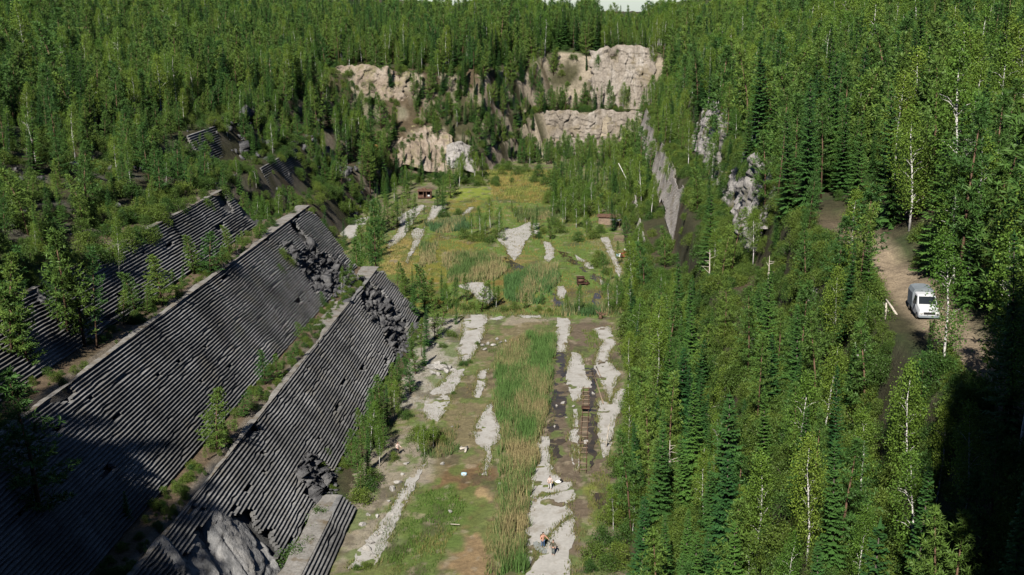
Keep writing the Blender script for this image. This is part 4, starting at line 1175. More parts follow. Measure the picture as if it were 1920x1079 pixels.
    k = sight_lines(X, Y, Z, hgt, 1.4, 5)
    return tuple(q[k] for q in (X, Y, Z, P, inside, kind, hgt))
TX, TY, TZ, TP, TIN, TK, TH = wood()

def seen_over_ground(X, Y, Z):
    P = np.stack([X, Y, Z], -1); ok = np.ones(len(X), bool)
    for t in np.linspace(.3, .985, 60):
        Q = CAM + (P - CAM) * t
        ok &= Q[:, 2] > height(Q[:, 0], Q[:, 1], False) - .5
    return ok
vis = seen_over_ground(TX, TY, TZ + TH * .8) & TIN
size = np.where(vis, TH / np.maximum(TP[:, 2], 5) * F, 0)

def where_words(x, y, z, px, py):
    if x > 29:
        if py > 700: w = 'in the deep shade below the van'
        elif py > 480: w = 'close around the van on the rim road' if px > 1600 else 'along the rim road before the van'
        elif py > 330: w = 'up the rim road from the van' if px > 1560 else 'on the brink over the jagged grey cliffs'
        elif py > 150: w = 'about the huge rounded rock on the upper hillside' if px > 1640 else 'on the upper hillside over the jagged grey cliffs'
        else: w = 'high on the hillside over the huge rounded rock' if px > 1640 else 'at the top of the hillside over the jagged cliffs'
        return w, 'hillside wood above the rim road'
    if x > 2 and y < 240:
        side = 'low' if z < 8 else 'halfway up' if z < 19 else 'high'
        w = 'nearest the camera' if py > 900 else 'opposite the railway track' if py > 700 else 'opposite the willow bushes' if py > 560 else 'below the jagged grey cliffs'
        return f'{side} on the road-side slope, {w}', 'wood on the steep road-side slope'
    if x > 2 and y < 435:
        return ('among the sunlit sawn walls' if z > 1 else 'at the foot of the sunlit sawn walls') + (' near the rusty shed' if y < 330 else ' near the head of the pit'), 'wood around the sunlit sawn walls'
    if y < 215:
        w = 'among the boulders over the sawn walls' if x > -78 else 'higher on the rocky hillside over the sawn walls' if x > -95 else 'at the top of the rocky hillside'
        return w + (', near end' if y < 120 else ', far end' if y > 175 else ''), 'wood on the rocky hillside'
    if y < 345:
        return ('on the pit floor behind the sawn walls' if z < 1 else 'about the dark sawn wall patches' if z < 31 else 'above the dark sawn wall patches'), 'wood beyond the sawn walls'
    if z < 33:
        return ('around the rust orange rock face' if x < -62 else 'about the pale scree slope' if x < -38 else 'between the scree and the far cliffs' if x < -16 else 'on the tiers of the far pale cliffs'), 'wood between the far cliffs'
    return ('over the pinkish bank on the skyline' if x < -45 else 'over the highest pale cliff on the skyline' if x > -10 else 'on the skyline between bank and cliff'), 'skyline wood'
ADJ = dict(spruce=('tall dark spruce', 'dark pointed spruce', 'short dark spruce'), pine=('tall loose-crowned pine', 'green pine', 'young bushy pine'),
           birch=('tall white-stemmed birch', 'light green birch', 'slim young birch'))
KN = ['spruce', 'pine', 'birch']
rest = {k: [] for k in KN}
for ki, kname in enumerate(KN):
    idx = np.nonzero(TK == ki)[0]
    idx = idx[np.argsort(-size[idx])]
    room = 296 - counts[kname]
    single = [i for i in idx[:room] if size[i] > 0]
    for i in single:
        wd, gr = where_words(TX[i], TY[i], TZ[i], TP[i, 0], TP[i, 1])
        ad = ADJ[kname][0 if TH[i] > 13 else 1 if TH[i] > 9 else 2]
        plant(kname, TX[i], TY[i], TZ[i] - .15, TH[i], f'{ad} {wd}', f'{kname} trees: {gr}', parts=size[i] > 190, slim=random.uniform(.85, 1.15))
    s = set(single)
    rest[kname] = [i for i in idx if i not in s]

# everything past the largest ones: one object for each kind, its trees set on points by geometry nodes
def mass(kname, ids, label):
    pts = np.stack([TX[ids], TY[ids], TZ[ids] - .15], -1)
    vs = KINDS[kname]
    srcs = []
    for v in vs:
        srcs.append(bpy.data.objects.new('sample_' + kname, v['full']))
    me = bpy.data.meshes.new(kname + '_forest')
    me.vertices.add(len(pts)); me.vertices.foreach_set('co', pts.astype(np.float32).ravel())
    which = rng.integers(0, len(vs), len(ids))
    hh = np.array([v['h'] for v in vs])
    sc = TH[ids] / hh[which]
    rot = np.zeros((len(ids), 3), np.float32); rot[:, 2] = rng.uniform(0, 6.283, len(ids)); rot[:, :2] = rng.normal(0, .04, (len(ids), 2))
    scl = np.stack([sc * rng.uniform(.9, 1.15, len(ids)), sc, sc], -1); scl[:, 1] = scl[:, 0]
    a = me.attributes.new('which', 'INT', 'POINT'); a.data.foreach_set('value', which.astype(np.int32))
    a = me.attributes.new('rot', 'FLOAT_VECTOR', 'POINT'); a.data.foreach_set('vector', rot.ravel())
    a = me.attributes.new('scl', 'FLOAT_VECTOR', 'POINT'); a.data.foreach_set('vector', scl.astype(np.float32).ravel())
    o = add_obj(kname + '_forest', me, label=label, kind='stuff')
    ng = bpy.data.node_groups.new(kname + '_forest', 'GeometryNodeTree')
    ng.interface.new_socket('Geometry', in_out='INPUT', socket_type='NodeSocketGeometry')
    ng.interface.new_socket('Geometry', in_out='OUTPUT', socket_type='NodeSocketGeometry')
    gi = ng.nodes.new('NodeGroupInput'); go = ng.nodes.new('NodeGroupOutput')
    inp = gi.outputs[0]
    join = ng.nodes.new('GeometryNodeJoinGeometry')
    def named(n, t):
        q = ng.nodes.new('GeometryNodeInputNamedAttribute'); q.data_type = t; q.inputs['Name'].default_value = n
        return q.outputs['Attribute']
    wh = named('which', 'INT')
    for k, sobj in enumerate(srcs):
        oi = ng.nodes.new('GeometryNodeObjectInfo'); oi.inputs['Object'].default_value = sobj
        oi.inputs['As Instance'].default_value = True
        cmp = ng.nodes.new('FunctionNodeCompare'); cmp.data_type = 'INT'; cmp.operation = 'EQUAL'
        ia = [s for s in cmp.inputs if s.enabled and s.type == 'INT']
        ng.links.new(wh, ia[0]); ia[1].default_value = k
        ip = ng.nodes.new('GeometryNodeInstanceOnPoints')
        ng.links.new(inp, ip.inputs['Points'])
        ng.links.new(cmp.outputs[0], ip.inputs['Selection'])
        ng.links.new(oi.outputs['Geometry'], ip.inputs['Instance'])
        er = ng.nodes.new('FunctionNodeEulerToRotation')
        ng.links.new(named('rot', 'FLOAT_VECTOR'), er.inputs[0])
        ng.links.new(er.outputs[0], ip.inputs['Rotation'])
        ng.links.new(named('scl', 'FLOAT_VECTOR'), ip.inputs['Scale'])
        ng.links.new(ip.outputs[0], join.inputs[0])
    ng.links.new(join.outputs[0], go.inputs[0])
    md = o.modifiers.new('trees', 'NODES'); md.node_group = ng
    return o
mass('spruce', np.array(rest['spruce']), 'further dark spruces massed through the surrounding wood')
mass('pine', np.array(rest['pine']), 'further pines massed through the surrounding wood')
mass('birch', np.array(rest['birch']), 'further birches massed through the surrounding wood')
def undergrowth():
    global TX, TY, TZ, TH
    keepers = (TX, TY, TZ, TH)
    R = np.random.default_rng(77)
    X, Y = [], []
    for x0, x1, y0, y1, d in [(4, 29, 55, 240, 1.0), (14, 34, 240, 440, .16), (-96, -58, 208, 330, .22), (-100, -20, 362, 450, .16), (-18, 30, 446, 470, .12), (9, 17, 225, 432, .35), (20, 25, 225, 420, .35), (-90, -61, 60, 195, .2), (33, 60, 60, 240, .10), (-54.2, -51.4, 70, 200, .8), (-42, -39.6, 80, 200, .8), (-60.5, -59, 92, 186, .6), (-31, -29, 126, 200, .5)]:
        n = int((x1 - x0) * (y1 - y0) * d)
        X.append(R.uniform(x0, x1, n)); Y.append(R.uniform(y0, y1, n))
    X = np.concatenate(X); Y = np.concatenate(Y); Z = height(X, Y)
    k = ((Z > .8) | (X < -28)) & (fbm(X * .15, Y * .15, 131, 3) > np.where((X > 4) & (Y < 240), .25, .36)) & ~((np.abs(X - 30) < 3) & (Y > 70) & (Y < 170))
    P = project(np.stack([X, Y, Z], -1))
    k &= (P[:, 2] > 45) & (np.abs(P[:, 0] - W / 2) < W * .6)
    small = (X > -55) & (X < -28) & (Y < 205)
    TX, TY, TZ = X[k], Y[k], Z[k]
    TH = np.where(small, R.uniform(.4, 1.3, len(X)), R.uniform(1.0, 3.0, len(X)))[k]
    k = sight_lines(TX, TY, TZ, TH, 1.2, 6); TX, TY, TZ, TH = TX[k], TY[k], TZ[k], TH[k]
    o = mass('bush', np.arange(len(TX)), 'leafy undergrowth covering slopes and ledges under the trees')
    o.name = 'undergrowth'
    TX, TY, TZ, TH = keepers
undergrowth()
print('TREES', {k: len(v) for k, v in rest.items()}, counts)

# bare dead trees
def snag(px, py, h, label, seed):
    R = np.random.default_rng(seed); p = on_ground(px, py)
    t = thing('dead_tree', label, 'dead tree', (p[0], p[1], p[2] - .2), R.uniform(0, 6.28))
    lean = R.normal(0, .07, 2)
    ax = lambda q: Vector((lean[0] * q, lean[1] * q, q))
    MB().tube([ax(0), ax(h * .5), ax(h * .8), ax(h)], [.14, .10, .06, .02], 7).build('trunk', 'deadwood', t, True)
    for k in range(9):
        q = h * R.uniform(.3, .95); a = R.uniform(0, 6.28); l = (h - q) * .35 + .4
        d = Vector((math.cos(a) * l, math.sin(a) * l, l * R.uniform(-.1, .5)))
        MB().tube([ax(q), ax(q) + d * .55, ax(q) + d], [.035, .024, .008], 4).build('branch', 'deadwood', t)
for i, (px, py, h, w) in enumerate([(1512, 210, 9, 'beside a dark gap on the upper hillside'), (1690, 390, 9, 'at the edge of the rim road beyond the van'), (1330, 545, 6, 'on the slope under the jagged cliffs'), (1440, 560, 6, 'on the brink of the road-side slope'),
                                    (1335, 830, 7, 'halfway up the near road-side slope'), (1255, 900, 5, 'low on the near road-side slope'), (1135, 845, 4, 'at the edge of the mud opposite the railway track'), (1840, 130, 12, 'high on the hillside over the huge rounded rock'),
                                    (1085, 85, 10, 'on the skyline over the highest pale cliff'), (640, 100, 10, 'on the skyline over the pinkish bank')]):
    snag(px, py, h, 'bare bleached dead tree ' + w, 950 + i)

# ------------------------------------------------------------------ reeds and grass
def blades(name, areas, label, seed):
    """areas: (photo polygon, blades per square metre, height, width, straw share, green, straw)"""
    R = np.random.default_rng(seed)
    V, Cc = [], []
    for px, dn, h, w, straw, g, sc in areas:
        poly = wpoly(px)
        lo, hi = poly.min(0), poly.max(0)
        n = int(dn * (hi - lo).prod())
        P = lo + R.random((n, 2)) * (hi - lo)
        wx = P[:, 0] + (fbm(P[:, 0] * .5, P[:, 1] * .5, seed, 3) - .5) * 2.2; wy = P[:, 1] + (fbm(P[:, 0] * .4, P[:, 1] * .4, seed + 5, 3) - .5) * 4
        k = in_poly(wx, wy, poly) & (fbm(P[:, 0] * .7, P[:, 1] * .5, seed + 9, 3) > .33)
        P = P[k]; n = len(P)
        if not n: continue
        hh = h * R.uniform(.55, 1.2, n) * (.7 + .6 * fbm(P[:, 0] * .3, P[:, 1] * .3, seed + 11, 2))
        a = R.uniform(0, 6.283, n); ln = R.normal(0, .16, (n, 2)) * hh[:, None]
        base = np.stack([P[:, 0], P[:, 1], np.full(n, -.12)], -1)
        s = np.stack([np.cos(a), np.sin(a), np.zeros(n)], -1) * (w * R.uniform(.7, 1.3, n))[:, None] / 2
        tip = base + np.stack([ln[:, 0], ln[:, 1], hh], -1)
        V.append(np.stack([base - s, base + s, tip], 1))
        f = np.clip(fbm(P[:, 0] * .25, P[:, 1] * .12, seed + 13, 3) * 2.4 - 1.2 + straw, 0, 1)
        f = (R.random(n) < f).astype(float) * .75 + f * .25
        c = np.array(g)[None] * (1 - f[:, None]) + np.array(sc)[None] * f[:, None]
        c = c * R.uniform(.75, 1.25, n)[:, None]
        Cc.append(np.repeat(c[:, None], 3, 1))
    V = np.concatenate(V).reshape(-1, 3); Cc = np.concatenate(Cc).reshape(-1, 3)
    me = mesh_from(name, V, np.arange(len(V), dtype=np.int32).reshape(-1, 3), [M['reed']], col=Cc)
    return add_obj(name, me, label=label, kind='stuff')
G1, S1 = (.095, .180, .045), (.30, .25, .12)
blades('reeds', [([(930, 665), (1000, 628), (1042, 640), (1036, 720), (1012, 830), (990, 920), (990, 1000), (985, 1085), (925, 1085), (930, 1000), (938, 900), (940, 830), (928, 760), (930, 700)], 60, 1.7, .09, .30, G1, S1)],
       'long strip of tall green and straw reeds down the front pit', 601)
blades('reeds', [([(830, 484), (870, 476), (930, 482), (958, 505), (930, 525), (870, 535), (840, 528)], 26, 1.6, .14, .30, (.085, .145, .040), S1),
                 ([(945, 525), (1000, 503), (1048, 500), (1052, 530), (1010, 572), (960, 568), (940, 548)], 30, 1.8, .14, .12, (.075, .155, .045), S1),
                 ([(795, 420), (870, 412), (890, 430), (820, 440)], 22, 1.6, .16, .10, (.060, .125, .045), S1),
                 ([(788, 460), (820, 452), (816, 492), (785, 505)], 22, 1.4, .15, .2, (.080, .135, .040), S1),
                 ([(1055, 578), (1165, 574), (1165, 594), (1055, 594)], 26, 1.7, .13, .10, (.060, .130, .040), S1),
                 ([(960, 395), (1040, 390), (1050, 410), (970, 418)], 16, 1.3, .16, .25, (.09, .13, .04), S1)],
       'patches of green reeds standing in the back pit marsh', 602)
blades('grass', [([(800, 920), (850, 908), (874, 950), (835, 1030), (805, 1085), (725, 1085), (750, 1000)], 38, .5, .07, .2, (.075, .15, .022), (.20, .18, .06)),
                 ([(715, 975), (770, 955), (770, 1085), (695, 1085)], 34, .5, .07, .3, (.085, .13, .03), (.24, .2, .09)),
                 ([(930, 900), (990, 850), (990, 1085), (900, 1085)], 30, .6, .07, .3, (.085, .14, .03), (.25, .2, .09)),
                 ([(785, 835), (860, 800), (860, 850), (795, 875)], 34, 1.0, .08, .3, (.08, .14, .04), (.24, .2, .09)),
                 ([(850, 760), (895, 700), (900, 720), (870, 790), (850, 850)], 14, .4, .07, .6, (.09, .12, .03), (.24, .18, .08)),
                 ([(905, 650), (1030, 615), (1040, 640), (930, 670)], 22, .6, .08, .6, (.10, .14, .04), (.26, .20, .09)),
                 ([(1090, 620), (1118, 622), (1122, 648), (1105, 660)], 34, .6, .08, .1, (.10, .16, .025), (.2, .2, .06)),
                 ([(1095, 905), (1130, 870), (1145, 900), (1130, 1000), (1100, 985)], 40, .5, .07, .15, (.10, .15, .025), (.2, .18, .06)),
                 ([(1080, 990), (1110, 1000), (1110, 1085), (1075, 1085)], 34, .6, .07, .3, (.09, .13, .03), (.2, .17, .07)),
                 ([(860, 600), (720, 780), (640, 1000), (700, 1070), (800, 870), (860, 690)], 7, .4, .07, .5, (.085, .12, .03), (.22, .18, .09)),
                 ([(1015, 600), (1045, 600), (1040, 800), (1020, 800)], 16, .5, .07, .3, (.08, .13, .03), (.22, .18, .08))],
       'low green grass and weeds over the front pit floor', 603)
blades('grass', [([(560, 565), (700, 460), (820, 380), (1000, 360), (1120, 400), (1180, 480), (1200, 590), (800, 592)], 5, .5, .16, .45, (.11, .14, .03), (.24, .18, .05)),
                 ([(820, 575), (1190, 575), (1190, 594), (840, 594)], 16, .7, .12, .35, (.10, .15, .035), (.24, .20, .08)),
                 ([(910, 320), (1045, 318), (1045, 385), (925, 375)], 8, .8, .2, .35, (.14, .17, .035), (.26, .2, .06)),
                 ([(700, 462), (790, 430), (780, 490), (760, 520), (715, 510)], 12, .5, .14, .7, (.13, .14, .04), (.28, .22, .08))],
       'yellowish marsh grass over the back pit floor', 604)

def edge_tufts(seed):
    R = np.random.default_rng(seed); V, Cc = [], []
    for px in SLABS:
        w = wpoly(px, .1)
        for k in range(len(w)):
            a, q = w[k], w[(k + 1) % len(w)]; L_ = np.linalg.norm(q - a)
            n = int(L_ * 26)
            if not n: continue
            t = R.random(n); P = a + (q - a) * t[:, None]
            g = fbm(P[:, 0] * .35, P[:, 1] * .35, seed, 3)
            kk = g > .44
            P = P[kk] + R.normal(0, .28, (kk.sum(), 2)); n = len(P)
            hh = R.uniform(.15, .5, n); an = R.uniform(0, 6.283, n)
            b0 = np.stack([P[:, 0], P[:, 1], np.full(n, -.05)], -1); sd = np.stack([np.cos(an), np.sin(an), 0 * an], -1) * .05
            tip = b0 + np.stack([R.normal(0, .12, n), R.normal(0, .12, n), hh + .1], -1)
            V.append(np.stack([b0 - sd, b0 + sd, tip], 1))
            f = R.random(n)[:, None]
            c = np.array((.09, .14, .03)) * (1 - f) + np.array((.22, .18, .08)) * f
            Cc.append(np.repeat(c[:, None], 3, 1))
    V = np.concatenate(V).reshape(-1, 3); Cc = np.concatenate(Cc).reshape(-1, 3)
    me = mesh_from('grass', V, np.arange(len(V), dtype=np.int32).reshape(-1, 3), [M['reed']], col=Cc)
    add_obj('grass', me, label='thin grass fringing the pale stone slabs', kind='stuff')
edge_tufts(611)

# ------------------------------------------------------------------ people
def skin_mesh(verts, edges, root=0, sub=1):
    me = bpy.data.meshes.new('skin_tmp')
    me.from_pydata([v[:3] for v in verts], edges, [])
    o = bpy.data.objects.new('skin_tmp', me); C.objects.link(o)
    md = o.modifiers.new('s', 'SKIN'); md.use_smooth_shade = True
    if sub: o.modifiers.new('u', 'SUBSURF').levels = sub
    for i, v in enumerate(verts):
        r = v[3]; r2 = v[4] if len(v) > 4 else r
        me.skin_vertices[0].data[i].radius = (r, r2)
        me.skin_vertices[0].data[i].use_root = (i == root)
    dg = bpy.context.evaluated_depsgraph_get()
    out = bpy.data.meshes.new_from_object(o.evaluated_get(dg))
    bpy.data.objects.remove(o)
    return out

def person(px, py, label, top, legs, face=0.0, la=(.25, .1), ra=(.25, .1), stride=.08, z=.065, hatmat='hair'):
    p = on_z(px, py, z)
    root = thing('person', label, 'person', (p[0], p[1], z), face)
    V = []; E = []
    def v(*a): V.append(a); return len(V) - 1
    def chain(i, pts):
        for q in pts:
            j = v(*q); E.append((i, j)); i = j
        return i
    pel = v(0, 0, .93, .15, .11)
    chest = chain(pel, [(0, 0, 1.12, .135, .10), (0, .01, 1.32, .165, .11)])
    neck = chain(chest, [(0, 0, 1.47, .07), (0, -.01, 1.53, .055)])
    chain(neck, [(0, -.02, 1.60, .085, .095), (0, -.015, 1.68, .085, .10), (0, -.005, 1.745, .05)])
    chain(v(0, -.10, 1.63, .018), [])
    E.append((len(V) - 1, neck + 1))                       # nose
    arms = {}
    for sgn, (out, fwd) in ((-1, la), (1, ra)):
        sh = chain(chest, [(sgn * .19, 0, 1.40, .06)])
        elb = (sgn * (.22 + out * .25), -fwd * .12, 1.12)
        wr = (sgn * (.22 + out * .20), -.08 - fwd * .55, .92 + fwd * .22)
        w = chain(sh, [(*elb, .045), (*wr, .030)])
        dv = (Vector(wr) - Vector(elb)).normalized()
        palm = Vector(wr) + dv * .07
        pi = chain(w, [(*palm, .036, .018)])
        side = dv.cross(Vector((sgn, 0, 0))).normalized()
        for q in range(4):
            b = palm + side * (q - 1.5) * .022 + dv * .03
            t = b + dv * (.055 - abs(q - 1.2) * .008) + Vector((-sgn * .02, 0, 0))
            chain(pi, [(*b, .010), (*t, .008)])
        th = Vector(wr) + dv * .03 - side * .045
        chain(w, [(*th, .011), (*(th + dv * .04), .009)])
    for sgn in (-1, 1):
        f = sgn * stride
        chain(pel, [(sgn * .09, 0, .86, .095), (sgn * .10, -f * .5 - .01, .50, .062), (sgn * .10, f * .2 - f, .10, .045), (sgn * .11, -f, .045, .045, .04), (sgn * .13, -f - .15, .035, .042, .03)])
    body = skin_mesh(V, E)
    body.materials.append(M['skin'])
    add_obj('body', body, root)
    # clothing over the body
    V = []; E = []
    pel = v(0, 0, .88, .165, .13); chest = chain(pel, [(0, 0, 1.12, .155, .12), (0, .01, 1.32, .185, .13), (0, 0, 1.43, .11, .10)]) - 1
    for sgn, (out, fwd) in ((-1, la), (1, ra)):
        chain(chest, [(sgn * .19, 0, 1.40, .08), (sgn * (.22 + out * .25), -fwd * .12, 1.12, .06), (sgn * (.22 + out * .21), -.05 - fwd * .40, .98 + fwd * .16, .05)])
    m = skin_mesh(V, E); m.materials.append(M[top]); add_obj('jacket', m, root)
    V = []; E = []
    pel = v(0, 0, .93, .16, .125)
    for sgn in (-1, 1):
        f = sgn * stride
        chain(pel, [(sgn * .09, 0, .84, .11), (sgn * .10, -f * .5 - .01, .50, .078), (sgn * .10, f * .2 - f, .12, .068)])
    m = skin_mesh(V, E); m.materials.append(M[legs]); add_obj('trousers', m, root)
    bm = bmesh.new(); bmesh.ops.create_uvsphere(bm, u_segments=12, v_segments=8, radius=.112)
    for q in bm.verts: q.co = (q.co.x * .92, q.co.y * 1.02 + .02, q.co.z * .85 + 1.70) if q.co.z > -.04 else (q.co.x * .85, q.co.y * .7 + .045, q.co.z + 1.69)
    m = bpy.data.meshes.new('hair'); bm.to_mesh(m); bm.free(); m.materials.append(M[hatmat]); add_obj('hair', m, root)
    return root
o = person(1018, 1027, 'person in orange-pink shirt and blue jeans standing by the grey sheet', 'orange_cloth', 'jeans', face=.6, la=(.6, .5), ra=(.8, .8), stride=.10)
b = MB(); b.box((0, .22, 1.2), (.36, .22, .5)); b.box((0, .35, 1.12), (.26, .08, .26)); b.build('backpack', 'khaki', o, bevel=.05)
person(1037, 1041, 'person in dark camouflage jacket and grey-green trousers, nearest on the pale slab', 'camo', 'grey_cloth', face=-.2, la=(.5, .1), ra=(.5, .3), stride=.05)
person(1031, 918, 'person in pale pink clothes walking on the far end of the pale slab', 'pale_cloth', 'white_cloth', face=.3, la=(.3, .3), ra=(.3, .2), stride=.16)
person(746, 853, 'person in pale top and black trousers beside the thicket at the wall', 'pale_cloth', 'black_cloth', face=.8, la=(.4, .6), ra=(.4, .5), stride=.1, z=.05)

def lump(name, label, cat, px, py, mat, dims, z=.065, seed=0, rot=0):
    p = on_z(px, py, z)
    bm = bmesh.new(); bmesh.ops.create_icosphere(bm, subdivisions=3, radius=.5)
    R = np.random.default_rng(seed); ph = R.random(3) * 6
    for q in bm.verts:
        k = 1 + .12 * math.sin(q.co.x * 9 + ph[0]) * math.sin(q.co.y * 8 + ph[1]) + .08 * math.sin(q.co.z * 11 + ph[2])
        q.co = (q.co.x * dims[0] * k, q.co.y * dims[1] * k, max(-.3, q.co.z) * dims[2] * k + .3 * dims[2])
    m = bpy.data.meshes.new(name); bm.to_mesh(m); bm.free(); m.materials.append(M[mat])
    m.polygons.foreach_set('use_smooth', np.ones(len(m.polygons), bool))
    o = add_obj(name, m, None, label, cat, None, None, (p[0], p[1], z)); o.rotation_euler = (0, 0, rot)
    return o
o = lump('bag', 'white bag with black piece lying on the pale slab', 'bag', 1047, 906, 'white_cloth', (.75, .55, .5), seed=1)
b = MB(); b.tube([(.15, 0, .3), (.32, .02, .42), (.45, .1, .3), (.42, .12, .12)], [.10, .13, .12, .08], 8); b.build('black_piece', 'black_cloth', o, True)  # bent black tube at the side of the bag
lump('bag', 'crumpled pale blue plastic bag on the brown mud', 'bag', 870, 891, 'blue_junk', (.8, .6, .45), z=.05, seed=2)

def sheet(label, px, z, mat):
    w = wpoly(px, z); c = w.mean(0)
    n = 16; V = [(0, 0, .10)]; Fc = []
    ring = []
    for k in range(len(w)):
        a, q = w[k], w[(k + 1) % len(w)]
        for t in range(4): ring.append(a + (q - a) * t / 4)
    ring = np.array(ring); m = len(ring)
    for s_ in (.33, .66, 1.0):
        for k, p in enumerate(ring):
            d = (p - c) * s_
            V.append((d[0], d[1], .02 + (.07 * (1 - s_) + .03) * (1 + math.sin(k * 1.9 + s_ * 7)) * .6))
    for k in range(m): Fc.append((0, 1 + k, 1 + (k + 1) % m))
    for r_ in range(2):
        for k in range(m): Fc.append((1 + r_ * m + k, 1 + (r_ + 1) * m + k, 1 + (r_ + 1) * m + (k + 1) % m, 1 + r_ * m + (k + 1) % m))
    me = mesh_from('plastic_sheet', V, Fc, [M[mat]], smooth=True)
    add_obj('plastic_sheet', me, None, label, 'sheet', None, None, (c[0], c[1], z))
sheet('crumpled grey oval sheet spread on the pale slab at the people\'s feet', [(999, 1019), (1006, 1015), (1016, 1022), (1026, 1032), (1024, 1039), (1014, 1037), (1003, 1031)], .08, 'tarp')

# ------------------------------------------------------------------ rails and iron on the pit floor
def track(label, pts, gauge, step, sleepers=True):
    w = wpoly(pts, .12)
    L = np.r_[0, np.cumsum(np.linalg.norm(np.diff(w, axis=0), axis=1))]
    def at(s): return np.array([np.interp(s, L, w[:, 0]), np.interp(s, L, w[:, 1])])
    mid = at(L[-1] / 2)
    root = thing('railway_track', label, 'track', (mid[0], mid[1], .12))
    for sd in (-1, 1):
        m = MB()
        S = np.arange(0, L[-1], 1.5)
        for i in range(len(S) - 1):
            a, b_ = at(S[i]), at(S[i + 1]); d = (b_ - a) / np.linalg.norm(b_ - a); nrm = np.array([d[1], -d[0]]) * sd * gauge / 2
            c = (a + b_) / 2 + nrm - mid
            m.box((c[0], c[1], .07 + .02 * math.sin(S[i])), (.07, 1.52, .09), math.atan2(-d[0], d[1]))
        m.build('rail', 'rust', root)
    if sleepers:
        s = .5
        while s < L[-1]:
            a = at(s) - mid; d = at(min(s + .3, L[-1])) - at(max(0, s - .3)); d /= np.linalg.norm(d)
            MB().box((a[0], a[1], .0 + random.uniform(-.02, .02)), (gauge + .25, .11, .09), math.atan2(-d[0], d[1]) + random.gauss(0, .04)).build('sleeper', 'wood', root)
            s += step * random.uniform(.85, 1.15)
    return root
track('rusty narrow railway track with sleepers along the brown water', [(1099, 726), (1098, 770), (1095, 820), (1092, 890)], .85, 1.9)
p = on_z(1098, 770, .3)
t = thing('rail_trolley', 'rusty flat rail trolley standing on the narrow track', 'trolley', (p[0], p[1], .25))
MB().box((0, 0, .38), (1.25, .14, .16)).box((0, .75, .38), (1.25, .14, .16)).box((-.5, .37, .38), (.12, .9, .14)).box((.5, .37, .38), (.12, .9, .14)).build('frame', 'rust', t, bevel=.01)
MB().box((0, .37, .49), (1.15, .72, .05)).build('deck', 'rust_dark', t)
for x in (-.48, .48):
    for y in (.1, .65): MB().tube([(x - .04, y, .17), (x + .04, y, .17)], .17, 14).build('wheel', 'rust_dark', t)
def pipe(name, label, cat, pts, r, mat, z=.2):
    w = [tuple(on_z(a, b_, z)) for a, b_ in pts]
    c = Vector(w[0])
    return MB().tube([Vector(q) - c for q in w], r, 8).build(name, mat, None, True, label=label, cat=cat, loc=c)
pipe('iron_pipe', 'long thin rusty pipe lying slantwise on the mud beside the slab', 'pipe', [(1110, 695), (1120, 722), (1131, 757)], .10, 'wood')
pipe('iron_pipe', 'shorter rusty pipe next to the long slanting one', 'pipe', [(1118, 688), (1126, 705)], .08, 'wood')
pipe('plank', 'white plank lying on the mud near the pale tongue of stone', 'plank', [(862, 842), (874, 840)], .16, 'deadwood')
pipe('plank', 'second white plank across the first on the mud', 'plank', [(872, 848), (876, 838)], .13, 'deadwood')
pipe('plank', 'thin white pole on the grass near the bright green patch', 'pole', [(845, 983), (862, 984)], .05, 'deadwood', .3)

p = on_z(1092, 534, 0)
t = thing('wrecked_machine', 'dark rusty wrecked machine frame standing in the marsh', 'machine', (p[0], p[1], 0), .15)
MB().box((0, 0, .35), (2.3, 1.3, .18)).box((-1.05, 0, 1.0), (.16, 1.2, 1.3)).box((.3, 0, 1.0), (.14, 1.2, 1.3)).box((-.4, 0, 1.62), (1.6, 1.25, .14)).build('frame', 'rust_dark', t, bevel=.02)
MB().tube([(-.9, 0, .95), (.2, 0, .95)], .42, 14).build('drum', 'rust', t, True)
MB().tube([(.3, 0, 1.2), (1.0, -.1, .8), (1.5, -.2, .15)], [.12, .12, .1], 8).build('arm', 'rust_dark', t, True)
for x in (-.8, .8): MB().tube([(x, -.75, .3), (x, -.6, .3)], .3, 14).build('wheel', 'rust_dark', t, True)

p = on_z(797, 372, 0)
t = thing('rusty_hut', 'little rust red hut with two dark openings at the foot of the scree', 'hut', (p[0], p[1], 0), .05)
MB().box((0, 0, .25), (4.0, 2.6, .3)).build('base', 'rust_dark', t, bevel=.02)
for x in (-1.85, -.35, .5, 1.85): MB().box((x, -1.2, 1.35), (.22, .2, 1.9)).build('post', 'rust', t)
MB().box((-1.1, -1.22, .8), (1.28, .1, .78)).box((1.17, -1.22, .75), (1.1, .1, .68)).build('front_panel', 'rust', t)
MB().box((0, 1.2, 1.35), (3.8, .12, 1.9)).build('back_panel', 'rust_dark', t)
for x in (-1.92, 1.92): MB().box((x, 0, 1.35), (.1, 2.2, 1.9)).build('side_panel', 'rust', t)
MB().box((0, -.1, 2.42), (4.4, 3.0, .16), 0, .08).box((-.3, .2, 2.75), (1.2, .8, .5)).build('roof', 'rust', t, bevel=.03)
MB().box((1.2, -1.35, 1.0), (.6, .1, .4)).build('sign_plate', 'white_paint', t)

